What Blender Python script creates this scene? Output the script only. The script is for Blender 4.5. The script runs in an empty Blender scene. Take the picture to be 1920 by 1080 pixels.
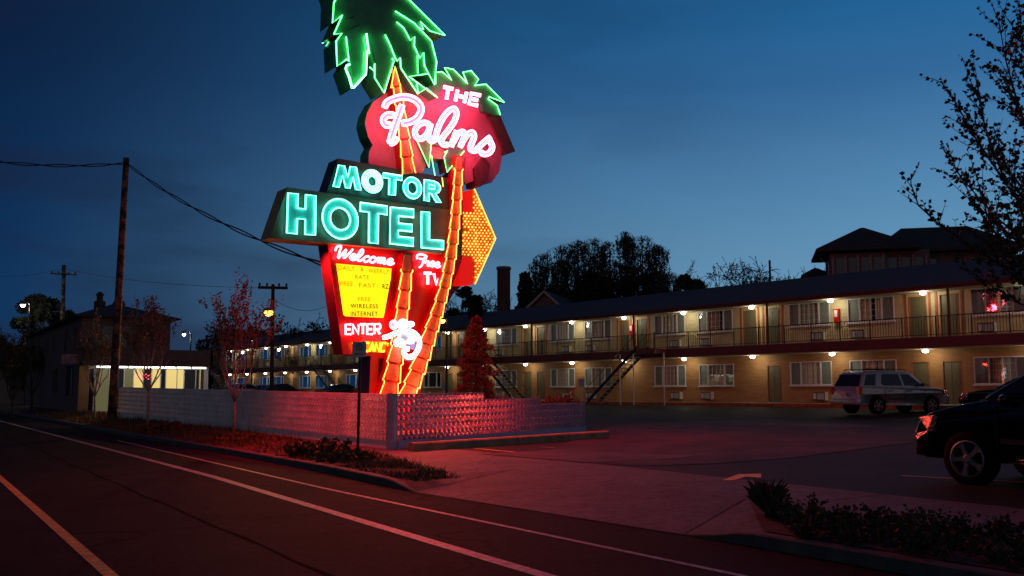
import bpy, bmesh, math, random
from mathutils import Vector, Matrix
from mathutils.geometry import tessellate_polygon
PI = math.pi; R = math.radians; S = bpy.context.scene; COL = S.collection
random.seed(7)
# ---------------------------------------------------------------- camera
FPX = 1815.0; PITCH = R(6.07); EYE = Vector((0, 0, 1.5))
cd = bpy.data.cameras.new('camera'); cam = bpy.data.objects.new('camera', cd); COL.objects.link(cam)
cd.sensor_width = 36; cd.lens = FPX/1920*36; cd.clip_start = .1; cd.clip_end = 2000
cam.location = EYE; cam.rotation_euler = (PI/2+PITCH, 0, 0); S.camera = cam
S.render.resolution_x = 1024; S.render.resolution_y = 576
S.view_settings.view_transform = 'Standard'; S.view_settings.look = 'None'
S.view_settings.exposure = 0; S.view_settings.gamma = 1
S.cycles.max_bounces = 5; S.cycles.transparent_max_bounces = 12; S.cycles.sample_clamp_indirect = 4
S.cycles.sample_clamp_direct = 0; S.cycles.caustics_reflective = False; S.cycles.caustics_refractive = False
# ---------------------------------------------------------------- dusk sky: weak twilight sky texture + afterglow gradient + thin clouds
W = bpy.data.worlds.new('World'); S.world = W; W.use_nodes = True
nt = W.node_tree; nt.nodes.clear()
def N(t, nt=nt, **kw):
    n = nt.nodes.new(t)
    for k, v in kw.items(): setattr(n, k, v)
    return n
def L(a, b, nt=nt): nt.links.new(a, b)
out = N('ShaderNodeOutputWorld'); bg = N('ShaderNodeBackground'); L(bg.outputs[0], out.inputs[0])
tc = N('ShaderNodeTexCoord'); sep = N('ShaderNodeSeparateXYZ'); L(tc.outputs['Generated'], sep.inputs[0])
el = N('ShaderNodeValToRGB'); L(sep.outputs[2], el.inputs[0]); cr = el.color_ramp     # colours toward the afterglow, by elevation
def ramp(cr, stops):
    while len(cr.elements) < len(stops): cr.elements.new(.5)
    for e_, (p, c) in zip(cr.elements, stops): e_.position = p; e_.color = (*c, 1)
ramp(cr, [(0, (.17, .34, .50)), (.10, (.145, .325, .500)), (.2, (.090, .250, .450)), (.3, (.035, .155, .36)), (.36, (.018, .135, .335)), (.5, (.009, .05, .155)), (1, (.004, .022, .08))])
el2 = N('ShaderNodeValToRGB'); L(sep.outputs[2], el2.inputs[0])                       # colours away from it
ramp(el2.color_ramp, [(0, (.003, .026, .085)), (.1, (.0025, .027, .092)), (.2, (.002, .022, .078)), (.32, (.0035, .014, .050)), (.5, (.005, .009, .030)), (1, (.003, .01, .03))])
dt = N('ShaderNodeVectorMath', operation='DOT_PRODUCT'); L(tc.outputs['Generated'], dt.inputs[0]); dt.inputs[1].default_value = (math.sin(R(48)), math.cos(R(48)), 0)
mr = N('ShaderNodeMapRange', interpolation_type='SMOOTHSTEP'); L(dt.outputs['Value'], mr.inputs[0]); mr.inputs[1].default_value = .17; mr.inputs[2].default_value = 1.02
mx = N('ShaderNodeMixRGB'); L(mr.outputs[0], mx.inputs[0]); L(el2.outputs[0], mx.inputs[1]); L(el.outputs[0], mx.inputs[2])
mp = N('ShaderNodeMapping'); mp.inputs['Scale'].default_value = (1.6, 1.6, 7); mp.inputs['Rotation'].default_value = (0, R(8), 0); L(tc.outputs['Generated'], mp.inputs[0])
nz = N('ShaderNodeTexNoise'); nz.inputs['Scale'].default_value = 1.7; nz.inputs['Detail'].default_value = 6; L(mp.outputs[0], nz.inputs[0])
cm = N('ShaderNodeMapRange'); L(nz.outputs[0], cm.inputs[0]); cm.inputs[1].default_value = .46; cm.inputs[2].default_value = .66; cm.inputs[3].default_value = 0; cm.inputs[4].default_value = .75
inv = N('ShaderNodeMath', operation='SUBTRACT'); inv.inputs[0].default_value = 1.0; L(mr.outputs[0], inv.inputs[1])
cf = N('ShaderNodeMath', operation='MULTIPLY'); L(cm.outputs[0], cf.inputs[0]); L(inv.outputs[0], cf.inputs[1])
mc = N('ShaderNodeMixRGB'); L(cf.outputs[0], mc.inputs[0]); L(mx.outputs[0], mc.inputs[1]); mc.inputs[2].default_value = (.011, .016, .045, 1)
sky = N('ShaderNodeTexSky', sky_type='NISHITA'); sky.sun_disc = False; sky.sun_elevation = R(-4); sky.sun_rotation = R(48)
sk = N('ShaderNodeMixRGB', blend_type='ADD'); sk.inputs[0].default_value = .004; L(mc.outputs[0], sk.inputs[1]); L(sky.outputs[0], sk.inputs[2])
# warm glow added to the unseen sky behind the viewer to light the wall
yn = N('ShaderNodeMapRange', interpolation_type='SMOOTHSTEP'); L(sep.outputs[1], yn.inputs[0]); yn.inputs[1].default_value = .1; yn.inputs[2].default_value = -.8
zn = N('ShaderNodeMapRange', interpolation_type='SMOOTHSTEP'); L(sep.outputs[2], zn.inputs[0]); zn.inputs[1].default_value = .75; zn.inputs[2].default_value = 0
yz = N('ShaderNodeMath', operation='MULTIPLY'); L(yn.outputs[0], yz.inputs[0]); L(zn.outputs[0], yz.inputs[1])
cg = N('ShaderNodeMixRGB', blend_type='ADD'); L(yz.outputs[0], cg.inputs[0]); L(sk.outputs[0], cg.inputs[1]); cg.inputs[2].default_value = (.14, .118, .078, 1)
L(cg.outputs[0], bg.inputs[0]); bg.inputs[1].default_value = 1.0

# ---------------------------------------------------------------- projection helpers (pixel of the photo -> point at a distance / on a plane)
def ray(px, py):
    a = (px-960)/FPX; b = (540-py)/FPX
    return Vector((a, math.cos(PITCH)-b*math.sin(PITCH), math.sin(PITCH)+b*math.cos(PITCH)))
def P(px, py, Y): r = ray(px, py); return EYE + r*(Y/r.y)
def onz(px, py, z): r = ray(px, py); return EYE + r*((z-EYE.z)/r.z)
TH = R(32.1); E_ = Vector((-math.sin(TH), math.cos(TH), 0)); D_ = Vector((math.cos(TH), math.sin(TH), 0))
def sd(p): return p.x*E_.x+p.y*E_.y, p.x*D_.x+p.y*D_.y
def SD(s, d, z=0): v = E_*s+D_*d; v.z = z; return v
def lerp(x, pts):
    if x <= pts[0][0]: return pts[0][1]
    for (a, u), (b, v) in zip(pts, pts[1:]):
        if x <= b: return u+(v-u)*(x-a)/(b-a)
    return pts[-1][1]
def kd(s): return lerp(s, [(-60, 7.1), (7, 7.08), (10, 6.8), (13.2, 6.55), (17.5, 6.72), (24, 6.68), (36, 6.35), (60, 6.3)])     # kerb line
def gz(s, d):       # ground height: street 0, verge, lot rising toward the motel
    if d < kd(s)+.1: return 0
    g = lerp(d, [(6.55, .12), (7.4, .14), (9.5, .19), (17, .28), (32, .48), (36.5, .66), (60, .72)])
    g += lerp(s, [(20, 0), (30, .13), (44, .22), (52, .18), (60, .1), (75, 0)])*lerp(d, [(7, 0), (8, 1), (13, 1), (24, 0)])
    return g
def gp(x, y): return gz(*sd(Vector((x, y, 0))))

# ---------------------------------------------------------------- materials
def mat(name, col, rough=.7, metal=0, em=None, es=0, var=.12, scale=6, bump=0, bscale=None, spec=.5, col2=None, coat=0, dist=None):
    m = bpy.data.materials.new(name); m.use_nodes = True; t = m.node_tree; b = t.nodes['Principled BSDF']
    b.inputs['Roughness'].default_value = rough; b.inputs['Metallic'].default_value = metal; b.inputs['Specular IOR Level'].default_value = spec
    b.inputs['Coat Weight'].default_value = coat
    if em: b.inputs['Emission Color'].default_value = (*em, 1); b.inputs['Emission Strength'].default_value = es
    b.inputs['Base Color'].default_value = (*col, 1)
    if var or bump or col2:
        c = N('ShaderNodeTexCoord', t); n = N('ShaderNodeTexNoise', t); n.inputs['Scale'].default_value = scale; n.inputs['Detail'].default_value = 7; n.inputs['Roughness'].default_value = .65
        L(c.outputs['Object'], n.inputs[0], t); r = N('ShaderNodeValToRGB', t); L(n.outputs[0], r.inputs[0], t)
        c2 = col2 or tuple(x*(1-2*var) for x in col); c1 = col if col2 else tuple(min(1, x*(1+var)) for x in col)
        r.color_ramp.elements[0].position = .33; r.color_ramp.elements[1].position = .67
        r.color_ramp.elements[0].color = (*c2, 1); r.color_ramp.elements[1].color = (*c1, 1); L(r.outputs[0], b.inputs['Base Color'], t)
        if bump:
            n2 = N('ShaderNodeTexNoise', t); n2.inputs['Scale'].default_value = bscale or scale*5; n2.inputs['Detail'].default_value = 4; L(c.outputs['Object'], n2.inputs[0], t)
            bp = N('ShaderNodeBump', t); bp.inputs['Strength'].default_value = bump; bp.inputs['Distance'].default_value = dist or .02; L(n2.outputs[0], bp.inputs['Height'], t); L(bp.outputs[0], b.inputs['Normal'], t)
    return m
def brick(name, c1, c2, mortar, sx=.4, sz=.1, rough=.8):
    m = mat(name, c1, rough, var=0); t = m.node_tree; b = t.nodes['Principled BSDF']
    c = N('ShaderNodeTexCoord', t); s = N('ShaderNodeSeparateXYZ', t); L(c.outputs['Object'], s.inputs[0], t)
    k = N('ShaderNodeCombineXYZ', t); L(s.outputs[0], k.inputs[0], t); L(s.outputs[2], k.inputs[1], t)
    n = N('ShaderNodeTexBrick', t); L(k.outputs[0], n.inputs[0], t); n.inputs['Scale'].default_value = 1
    n.inputs['Brick Width'].default_value = sx; n.inputs['Row Height'].default_value = sz; n.inputs['Mortar Size'].default_value = .008
    n.inputs['Color1'].default_value = (*c1, 1); n.inputs['Color2'].default_value = (*c2, 1); n.inputs['Mortar'].default_value = (*mortar, 1)
    L(n.outputs[0], b.inputs['Base Color'], t); bp = N('ShaderNodeBump', t); bp.inputs['Strength'].default_value = .5; bp.inputs['Distance'].default_value = .01; bp.invert = True
    L(n.outputs['Fac'], bp.inputs['Height'], t); L(bp.outputs[0], b.inputs['Normal'], t); return m
def glow(name, em, es, base=(.3, .3, .3)): return mat(name, base, .4, em=em, es=es, var=0)
M = {}
M['asphalt'] = mat('asphalt', (.022, .021, .021), .85, spec=.06, scale=.7, var=.16, bump=.5, bscale=60)
M['lot'] = mat('lot_asphalt', (.018, .016, .015), .7, spec=.15, scale=.35, var=.28, bump=.45, bscale=45)
M['concrete'] = mat('concrete', (.115, .11, .115), .75, spec=.25, scale=1.3, var=.16, bump=.25, bscale=70)
M['kerb'] = mat('kerb_concrete', (.09, .09, .085), .8, scale=3, var=.2, bump=.3)
M['white_line'] = mat('white_paint', (.42, .40, .40), .6, scale=9, var=.22)
M['yellow_line'] = mat('yellow_paint', (.85, .48, .07), .6, scale=9, var=.25)
M['soil'] = mat('soil', (.075, .045, .025), .95, scale=5, var=.3, bump=.8, bscale=20, dist=.05)
M['grass'] = mat('grass', (.075, .075, .025), .8, scale=2, col2=(.13, .075, .03))
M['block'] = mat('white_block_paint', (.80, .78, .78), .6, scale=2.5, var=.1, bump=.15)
M['block_cap'] = M['block']
M['red'] = mat('red_enamel', (.62, .006, .004), .33, scale=1.5, var=.1)
M['dark_red'] = mat('dark_red_enamel', (.045, .010, .007), .4, scale=2, var=.2)
M['olive'] = mat('dark_green_enamel', (.12, .12, .075), .38, scale=1.5, var=.15)
M['olive_side'] = mat('olive_enamel', (.38, .34, .10), .5, scale=1.5, var=.15)
M['black_green'] = mat('black_green_enamel', (.035, .05, .045), .4, scale=2, var=.2)
M['letter'] = mat('turquoise_letter_paint', (.08, .68, .66), .4, scale=3, var=.12)
M['frond'] = mat('green_enamel', (.05, .26, .13), .38, scale=2, var=.2)
M['maroon'] = mat('faded_maroon_enamel', (.13, .035, .04), .5, scale=2.5, var=.25)
M['lav'] = mat('lavender_enamel', (.50, .17, .25), .42, scale=2, var=.12)
M['trunk_p'] = mat('orange_enamel', (.85, .29, .11), .4, scale=5, var=.15)
M['monkey_back'] = mat('grey_violet_enamel', (.22, .2, .36), .4)
M['board'] = glow('yellow_board', (1, .80, .004), 1.25, (.8, .6, .02))
M['board_text'] = mat('black_letters', (.02, .02, .01), .5, var=0)
M['board_faint'] = mat('faded_letters', (.30, .26, .01), .5, var=0, em=(.8, .6, .0), es=.42)
M['t_pink'] = glow('pink_neon', (1, .085, .17), 26)
M['t_pink2'] = glow('pink_neon_small', (1, .16, .22), 9)
M['t_cyan'] = glow('turquoise_neon', (.16, 1, .78), 5)
M['t_green'] = glow('green_neon', (.09, 1, .21), 6.5)
M['t_greenhot'] = glow('bright_green_neon', (.12, 1, .32), 14)
M['t_orange'] = glow('orange_neon', (1, .27, .035), 5.5)
M['t_yellow'] = glow('yellow_neon', (1, .55, .01), 3)
M['t_white'] = glow('white_neon', (.85, .82, 1), 5)
M['bulb'] = glow('amber_bulb', (1, .40, .05), 2.3)
M['bulb_red'] = mat('orange_arrow_paint', (.9, .27, .012), .45, var=.1)
M['metal'] = mat('dark_metal', (.035, .035, .035), .45, .6, var=.2)
M['galv'] = mat('galvanised_metal', (.3, .3, .3), .45, .7, var=.15)
M['wood_pole'] = mat('creosote_wood', (.17, .10, .065), .85, scale=3.2, col2=(.02, .013, .01), bump=.5)
M['dark_wood'] = mat('dark_weathered_wood', (.035, .025, .02), .9, scale=4, var=.3)
for e_, p_ in zip(M['wood_pole'].node_tree.nodes['Color Ramp'].color_ramp.elements, (.47, .55)): e_.position = p_
M['timber'] = mat('painted_timber', (.36, .22, .12), .75, scale=3, var=.2, bump=.3)
M['bark'] = mat('pale_bark', (.42, .33, .3), .8, scale=14, var=.25, bump=.4)
M['bark_dark'] = mat('dark_bark', (.06, .045, .035), .9, scale=9, var=.25, bump=.4)
M['leaf_red'] = mat('copper_leaf', (.15, .13, .05), .7, scale=1.2, col2=(.09, .08, .03))
M['leaf_dark'] = mat('dark_leaf', (.055, .06, .03), .7, scale=1.2, col2=(.03, .04, .02))
M['needle'] = mat('needle', (.10, .085, .05), .75, scale=2, col2=(.045, .06, .03))
M['needle_dark'] = mat('dark_needle', (.025, .035, .022), .85, scale=2, var=.2)
M['willow'] = mat('willow_leaf', (.04, .05, .03), .85, scale=.4, var=.25)
M['cream'] = mat('cream_siding', (.62, .53, .28), .6, scale=2, var=.07)
M['brick'] = brick('orange_brick', (.46, .25, .085), (.38, .19, .06), (.32, .19, .09))
M['trim'] = mat('dark_red_trim', (.16, .045, .04), .6, var=.12)
M['trim_or'] = mat('orange_trim', (.42, .13, .05), .6, var=.12)
M['shingle'] = brick('roof_shingle', (.10, .075, .08), (.075, .058, .062), (.05, .04, .045), .3, .15)
M['door'] = mat('olive_door', (.17, .16, .075), .5, var=.06)
M['white_frame'] = mat('white_frame', (.72, .72, .68), .45, var=.05)
M['curtain'] = mat('cream_curtain', (.62, .60, .42), .9, scale=4, var=.1)
M['curtain_green'] = mat('green_curtain', (.40, .46, .30), .9, scale=4, var=.1); M['curtain_rose'] = mat('rose_curtain', (.50, .34, .24), .9, scale=4, var=.12)
M['screen'] = mat('grey_green_screen', (.22, .26, .20), .6, var=.08)
M['soffit'] = mat('soffit_paint', (.55, .45, .28), .7, var=.08)
M['slab'] = mat('walkway_concrete', (.30, .28, .22), .7, var=.12)
M['kerb_red'] = mat('orange_kerb_paint', (.48, .13, .03), .65, scale=3, var=.25)
M['ac'] = mat('ac_louvre', (.10, .09, .07), .5, var=.1)
M['lamp'] = glow('white_lamp', (1, .97, .92), 12)
M['lamp_or'] = glow('sodium_lamp', (1, .40, .06), 9)
M['office'] = mat('pinkish_stucco', (.13, .095, .08), .8, scale=2, var=.1, bump=.2)
M['office_warm'] = mat('warm_stucco', (.28, .16, .06), .8, scale=2, var=.1, bump=.2)
M['roof_dark'] = mat('dark_roof', (.05, .04, .038), .8, scale=3, var=.25)
M['lit'] = glow('lit_room', (1, .74, .24), .8, (.05, .04, .02))
M['lit_pale'] = glow('lit_pale_room', (.75, .72, .32), .13, (.04, .04, .02))
M['tube_white'] = glow('fluorescent_tube', (1, .98, .95), 6)
M['dark_glass'] = mat('dark_glass', (.008, .009, .012), .06, var=0, spec=.8)
M['house_wall'] = mat('house_wall', (.15, .12, .12), .8, var=.12)
M['rubber'] = mat('tyre_rubber', (.005, .005, .005), .8, var=.1, spec=.1)
M['rim'] = mat('alloy', (.19, .20, .21), .45, .4, var=0)
M['silver'] = mat('silver_paint', (.34, .37, .38), .3, .55, var=0, coat=.6)
M['black'] = mat('black_paint', (.004, .004, .005), .12, .0, var=0, spec=.35, coat=.3)
M['white_car'] = mat('pale_car_paint', (.45, .42, .45), .3, .3, var=0, coat=.6)
M['plastic'] = mat('black_plastic', (.015, .015, .016), .5, var=.1)
M['tail'] = mat('red_lens', (.45, .01, .012), .15, var=0)
M['lens'] = mat('reflection_red_lens', (.8, .40, .35), .12, 1, var=0, bump=1, scale=4, bscale=22, dist=.03)  # clear headlight glass tinted with the sign's red reflection
M['plate'] = mat('number_plate', (.5, .5, .5), .4, var=.1)
M['sign_face'] = mat('white_sign_face', (.55, .53, .56), .5, var=.06)
M['sign_green'] = mat('green_sign_print', (.02, .18, .08), .5, var=0)
def pane_mat():
    m = bpy.data.materials.new('window_glass'); m.use_nodes = True; t = m.node_tree; t.nodes.clear()
    o = N('ShaderNodeOutputMaterial', t); a = N('ShaderNodeBsdfTransparent', t); g = N('ShaderNodeBsdfGlossy', t); x = N('ShaderNodeMixShader', t)
    f = N('ShaderNodeFresnel', t); f.inputs[0].default_value = 1.22; ad = N('ShaderNodeMath', t, operation='ADD'); ad.inputs[1].default_value = .02
    L(f.outputs[0], ad.inputs[0], t); L(ad.outputs[0], x.inputs[0], t); g.inputs['Roughness'].default_value = .02
    c = N('ShaderNodeTexCoord', t); n = N('ShaderNodeTexNoise', t); n.inputs['Scale'].default_value = 1.5; L(c.outputs['Object'], n.inputs[0], t)
    b = N('ShaderNodeBump', t); b.inputs['Strength'].default_value = .25; b.inputs['Distance'].default_value = .01; L(n.outputs[0], b.inputs['Height'], t); L(b.outputs[0], g.inputs['Normal'], t)
    L(a.outputs[0], x.inputs[1], t); L(g.outputs[0], x.inputs[2], t); L(x.outputs[0], o.inputs[0], t); return m
M['pane'] = pane_mat()

M['tar'] = mat('tar', (.008, .008, .008), .95, var=0, spec=.02)
# ---------------------------------------------------------------- mesh builder
class MB:
    def __init__(s): s.v = []; s.f = []
    def box(s, x0, x1, y0, y1, z0, z1, T=None):
        i = len(s.v); vs = [Vector((x, y, z)) for z in (z0, z1) for y in (y0, y1) for x in (x0, x1)]
        if T: vs = [T(v) for v in vs]
        s.v += vs; s.f += [tuple(i+k for k in q) for q in ((0, 2, 3, 1), (4, 5, 7, 6), (0, 1, 5, 4), (2, 6, 7, 3), (0, 4, 6, 2), (1, 3, 7, 5))]; return s
    def quad(s, *p): i = len(s.v); s.v += [Vector(q) for q in p]; s.f.append(tuple(range(i, i+len(p)))); return s
    def prism(s, front, back):       # two congruent polygons (tessellated caps, quads between)
        i = len(s.v); n = len(front); s.v += list(front)+list(back)
        for t in tessellate_polygon([front]): s.f.append(tuple(i+k for k in t)); s.f.append(tuple(i+n+k for k in reversed(t)))
        for k in range(n): j = (k+1) % n; s.f.append((i+k, i+j, i+n+j, i+n+k))
        return s
    def tube(s, pts, r, n=6, closed=False):
        pts = [Vector(p) for p in pts]; m = len(pts)
        if m < 2: return s
        rr = r if isinstance(r, (list, tuple)) else [r]*m; i = len(s.v); up = None
        for k, p in enumerate(pts):
            a = pts[(k-1) % m] if closed or k else p; b = pts[(k+1) % m] if closed or k < m-1 else p
            d = (b-a)
            if d.length < 1e-6: d = Vector((0, 0, 1))
            d.normalize()
            if up is None or abs(up.dot(d)) > .98: up = Vector((0, 0, 1)) if abs(d.z) < .9 else Vector((1, 0, 0))
            x = d.cross(up).normalized(); y = x.cross(d).normalized(); up = y
            for q in range(n): an = 2*PI*q/n; s.v.append(p+(x*math.cos(an)+y*math.sin(an))*rr[k])
        for k in range(m if closed else m-1):
            for q in range(n): a = i+k*n+q; b = i+k*n+(q+1) % n; c = i+((k+1) % m)*n; s.f.append((a, b, c+(q+1) % n, c+q))
        if not closed: s.f.append(tuple(i+q for q in reversed(range(n)))); s.f.append(tuple(i+(m-1)*n+q for q in range(n)))
        return s
    def lathe(s, prof, c=(0, 0, 0), n=12, axis='z', T=None, caps=True):
        i = len(s.v); c = Vector(c)
        for r, h in prof:
            for q in range(n):
                a = 2*PI*q/n; u, w = r*math.cos(a), r*math.sin(a)
                v = Vector((u, w, h)) if axis == 'z' else Vector((u, h, w)); v = v+c; s.v.append(T(v) if T else v)
        m = len(prof)
        for k in range(m-1):
            for q in range(n): s.f.append((i+k*n+q, i+k*n+(q+1) % n, i+(k+1)*n+(q+1) % n, i+(k+1)*n+q))
        if caps: s.f.append(tuple(i+q for q in reversed(range(n)))); s.f.append(tuple(i+(m-1)*n+q for q in range(n)))
        return s
    def leaf(s, p, d, sz, w=.45):
        d = d.normalized()*sz; o = Vector((random.uniform(-1, 1), random.uniform(-1, 1), random.uniform(-1, 1))).cross(d)
        if o.length < 1e-6: o = Vector((1, 0, 0))
        o = o.normalized()*sz*w; i = len(s.v); s.v += [p, p+d*.5+o, p+d, p+d*.5-o]; s.f.append((i, i+1, i+2, i+3))
    def mesh(s, name, m, smooth=False):
        me = bpy.data.meshes.new(name); me.from_pydata([tuple(v) for v in s.v], [], s.f); me.materials.append(m)
        me.validate()
        if smooth: me.polygons.foreach_set('use_smooth', [True]*len(me.polygons))
        return me
    def build(s, name, m, parent=None, smooth=False, recalc=True):
        me = s.mesh(name, m, smooth)
        if recalc:
            b = bmesh.new(); b.from_mesh(me); bmesh.ops.recalc_face_normals(b, faces=b.faces); b.to_mesh(me); b.free()
            if smooth: me.polygons.foreach_set('use_smooth', [True]*len(me.polygons))
        o = bpy.data.objects.new(name, me); COL.objects.link(o)
        if parent: o.parent = parent; o.matrix_parent_inverse = Matrix.Identity(4)
        return o
    def split(s, name, m, parent=None, **kw):      # one object per connected piece
        par = list(range(len(s.v)))
        def fd(i):
            while par[i] != i: par[i] = par[par[i]]; i = par[i]
            return i
        for f in s.f:
            for k in f[1:]: par[fd(k)] = fd(f[0])
        gr = {}
        for f in s.f: gr.setdefault(fd(f[0]), []).append(f)
        out = []
        for fs in gr.values():
            b = MB(); ix = {}
            for f in fs:
                for k in f:
                    if k not in ix: ix[k] = len(b.v); b.v.append(s.v[k])
                b.f.append(tuple(ix[k] for k in f))
            out.append(b.build(name, m, parent, **kw))
        return out
def tag(o, label=None, cat=None, group=None, kind=None):
    if label: o['label'] = label
    if cat: o['category'] = cat
    if group: o['group'] = group
    if kind: o['kind'] = kind
    return o
def thing(name, label, cat, loc=(0, 0, 0), rz=0, group=None):
    o = bpy.data.objects.new(name, None); COL.objects.link(o); o.location = loc; o.rotation_euler = (0, 0, rz); o.empty_display_size = .2
    return tag(o, label, cat, group)
def part(name, me, parent, loc=(0, 0, 0), rot=(0, 0, 0), sc=(1, 1, 1)):
    o = bpy.data.objects.new(name, me); COL.objects.link(o); o.parent = parent; o.location = loc; o.rotation_euler = rot; o.scale = sc; return o
def copy_tree(o, parent=None):
    c = o.copy(); COL.objects.link(c); c.parent = parent
    for ch in list(o.children): copy_tree(ch, c)
    return c
def lamp(name, loc, power, col, parent=None, radius=.1, kind='POINT', aim=None, spot=None, blend=.5):
    l = bpy.data.lights.new(name, kind); l.energy = power; l.color = col; l.shadow_soft_size = radius
    if spot: l.spot_size = spot; l.spot_blend = blend
    o = bpy.data.objects.new(name, l); COL.objects.link(o); o.location = loc
    if aim is not None: o.rotation_euler = (Vector(aim)).to_track_quat('-Z', 'Y').to_euler()
    if parent: o.parent = parent
    return o
def cut(o, cutters):     # evaluated boolean difference, cutters removed
    for c in cutters:
        m = o.modifiers.new('b', 'BOOLEAN'); m.object = c; m.operation = 'DIFFERENCE'; m.solver = 'EXACT'
    dg = bpy.context.evaluated_depsgraph_get(); dg.update(); me = bpy.data.meshes.new_from_object(o.evaluated_get(dg))
    o.modifiers.clear(); o.data = me
    for c in cutters: bpy.data.objects.remove(c)
def struct(o): return tag(o, kind='structure')
# ================================================================ GROUND
def sheet(name, m, ss, dd, zf, lift=0):
    b = MB(); 
    for s_ in ss:
        for d in dd: b.v.append(SD(s_, d, zf(s_, d)+lift))
    n = len(dd)
    for i in range(len(ss)-1):
        for j in range(n-1): b.f.append((i*n+j, i*n+j+1, (i+1)*n+j+1, (i+1)*n+j))
    return struct(b.build(name, m))
ss = [-60, -20, -8, 0, 5, 10, 15, 20, 25, 30, 35, 40, 44, 48, 52, 60, 75, 100, 140, 200, 400]
sheet('street', M['asphalt'], [-60, 0, 60, 200, 400], [-60, -10, 0, 7.3], lambda s, d: 0)
sheet('ground', M['soil'], [-400, -60, 0, 60, 200, 500], [-400, -60, 6.4, 80, 500], lambda s, d: -.35)
sheet('parking_lot', M['lot'], ss, [10.6, 12, 14, 17, 20, 24, 28, 32, 34, 36.5, 45, 60, 120], gz)
sheet('sidewalk', M['concrete'], ss, [8.9, 9.5, 10.6], gz)
KW = .16
def dmax(s): return lerp(s, [(13.6, 7.45), (15, 7.8), (19.5, 8.75), (22, 8.9)])
def band(name, m, ss_, lo, hi, n=3, lift=0):
    b = MB()
    for s_ in ss_:
        for k in range(n+1): d = lo(s_)+(hi(s_)-lo(s_))*k/n; b.v.append(SD(s_, d, gz(s_, d)+lift))
    for i in range(len(ss_)-1):
        for k in range(n): a = i*(n+1)+k; b.f.append((a, a+1, a+n+2, a+n+1))
    return struct(b.build(name, m))
vs = [14.3, 14.6, 15, 16, 17, 18, 19.5, 20, 22, 24, 27, 30, 33, 36, 40, 44, 48, 52, 60, 75, 100, 140, 200]
band('verge', M['soil'], vs, lambda s: kd(s)+KW, dmax)
band('sidewalk_fill', M['concrete'], vs, dmax, lambda s: 8.9, 2)
bedlo = lambda s: kd(s)+KW
band('planting_bed', M['soil'], [-60, -20, -8, 0, 3, 5, 6.2, 6.9], bedlo, lambda s: 8.75, 2)
band('sidewalk_fill', M['concrete'], [-60, -20, -8, 0, 3, 5, 6.2, 6.9], lambda s: 8.75, lambda s: 8.9, 1)
b = MB(); A0, A1 = 7.8, 13.2; T0, T1 = 8.75, 14.1; g9 = gz(9, 8.9)
b.quad(SD(A0, kd(A0), .008), SD(A1, kd(A1), .008), SD(T1, 8.9, gz(T1, 8.9)), SD(T0, 8.9, gz(T0, 8.9)))
b.quad(SD(A1, kd(A1), .008), SD(14.3, kd(14.3)+KW, .12), SD(14.3, dmax(14.3), gz(14.3, dmax(14.3))), SD(14.3, 8.9, gz(14.3, 8.9)), SD(T1, 8.9, gz(T1, 8.9)))
b.quad(SD(A0, kd(A0), .008), SD(T0, 8.9, gz(T0, 8.9)), SD(8.55, 8.75, gz(8.55, 8.75)), SD(6.9, kd(6.9)+KW, .12))
b.quad(SD(6.9, 8.75, gz(6.9, 8.75)), SD(8.55, 8.75, gz(8.55, 8.75)), SD(T0, 8.9, gz(T0, 8.9)), SD(6.9, 8.9, gz(6.9, 8.9)))
struct(b.build('driveway_apron', M['concrete']))
b = MB(); b.quad(SD(6.9, kd(6.9)+KW, .12), SD(8.55, 8.75, gz(8.5, 8.75)-.002), SD(6.9, 8.75, gz(6.9, 8.75)-.002)); struct(b.build('planting_bed', M['soil']))
# joints in the concrete: dark saw cuts as thin strips
b = MB()
def strip(b, p, q, w, lift):
    p = Vector(p); q = Vector(q); d = (q-p); n = Vector((-d.y, d.x, 0)).normalized()*w/2
    k = max(1, int(d.length/2))
    for i in range(k):
        a = p+d*i/k; c = p+d*(i+1)/k
        for v in (a, c): pass
        f = lambda v: Vector((v.x, v.y, (gp(v.x, v.y) if lift is not None else v.z)+(lift or 0)))
        b.quad(f(a-n), f(c-n), f(c+n), f(a+n))
for s_ in (8, 10.6, 15.2, 18.0, 21, 24): strip(b, SD(s_, 8.95), SD(s_, 10.55), .02, .006)
def app(s0, s1, t):
    d0 = kd(s0)+.02
    f = lambda u, o: SD(s0+(s1-s0)*u+o, d0+(8.88-d0)*u, .008+(gz(s1, 8.9)-.008)*u+.006)
    for i in range(4): b.quad(f(i/4, -.011), f((i+1)/4, -.011), f((i+1)/4, .011), f(i/4, .011))
app(A0, T0, 0); app(A1, T1, 0)
struct(b.build('pavement_joints', M['soil']))
def kerb(name, stops, hts):
    b = MB()
    for (s0, h0), (s1, h1) in zip(zip(stops, hts), list(zip(stops, hts))[1:]):
        g_ = .012 if h0 == h1 and abs(s1-s0) > .5 else 0
        fr = lambda s_, h: [SD(s_, kd(s_), -.2), SD(s_, kd(s_), h-.015), SD(s_, kd(s_)+.02, h), SD(s_, kd(s_)+KW+.004, h), SD(s_, kd(s_)+KW+.004, -.2)]
        b.prism(fr(s0, h0), fr(s1-g_, h1))
    return struct(b.build(name, M['kerb']))
kerb('kerb', [13.2, 13.6, 14.0, 14.3]+vs[1:], [.012, .06, .11, .126]+[.128]*(len(vs)-1))
kerb('kerb', [7.8, 7.4, 7.1, 6.9, 6.2, 5, 3, 0, -8, -20, -60], [.012, .06, .11, .126]+[.128]*7)
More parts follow.
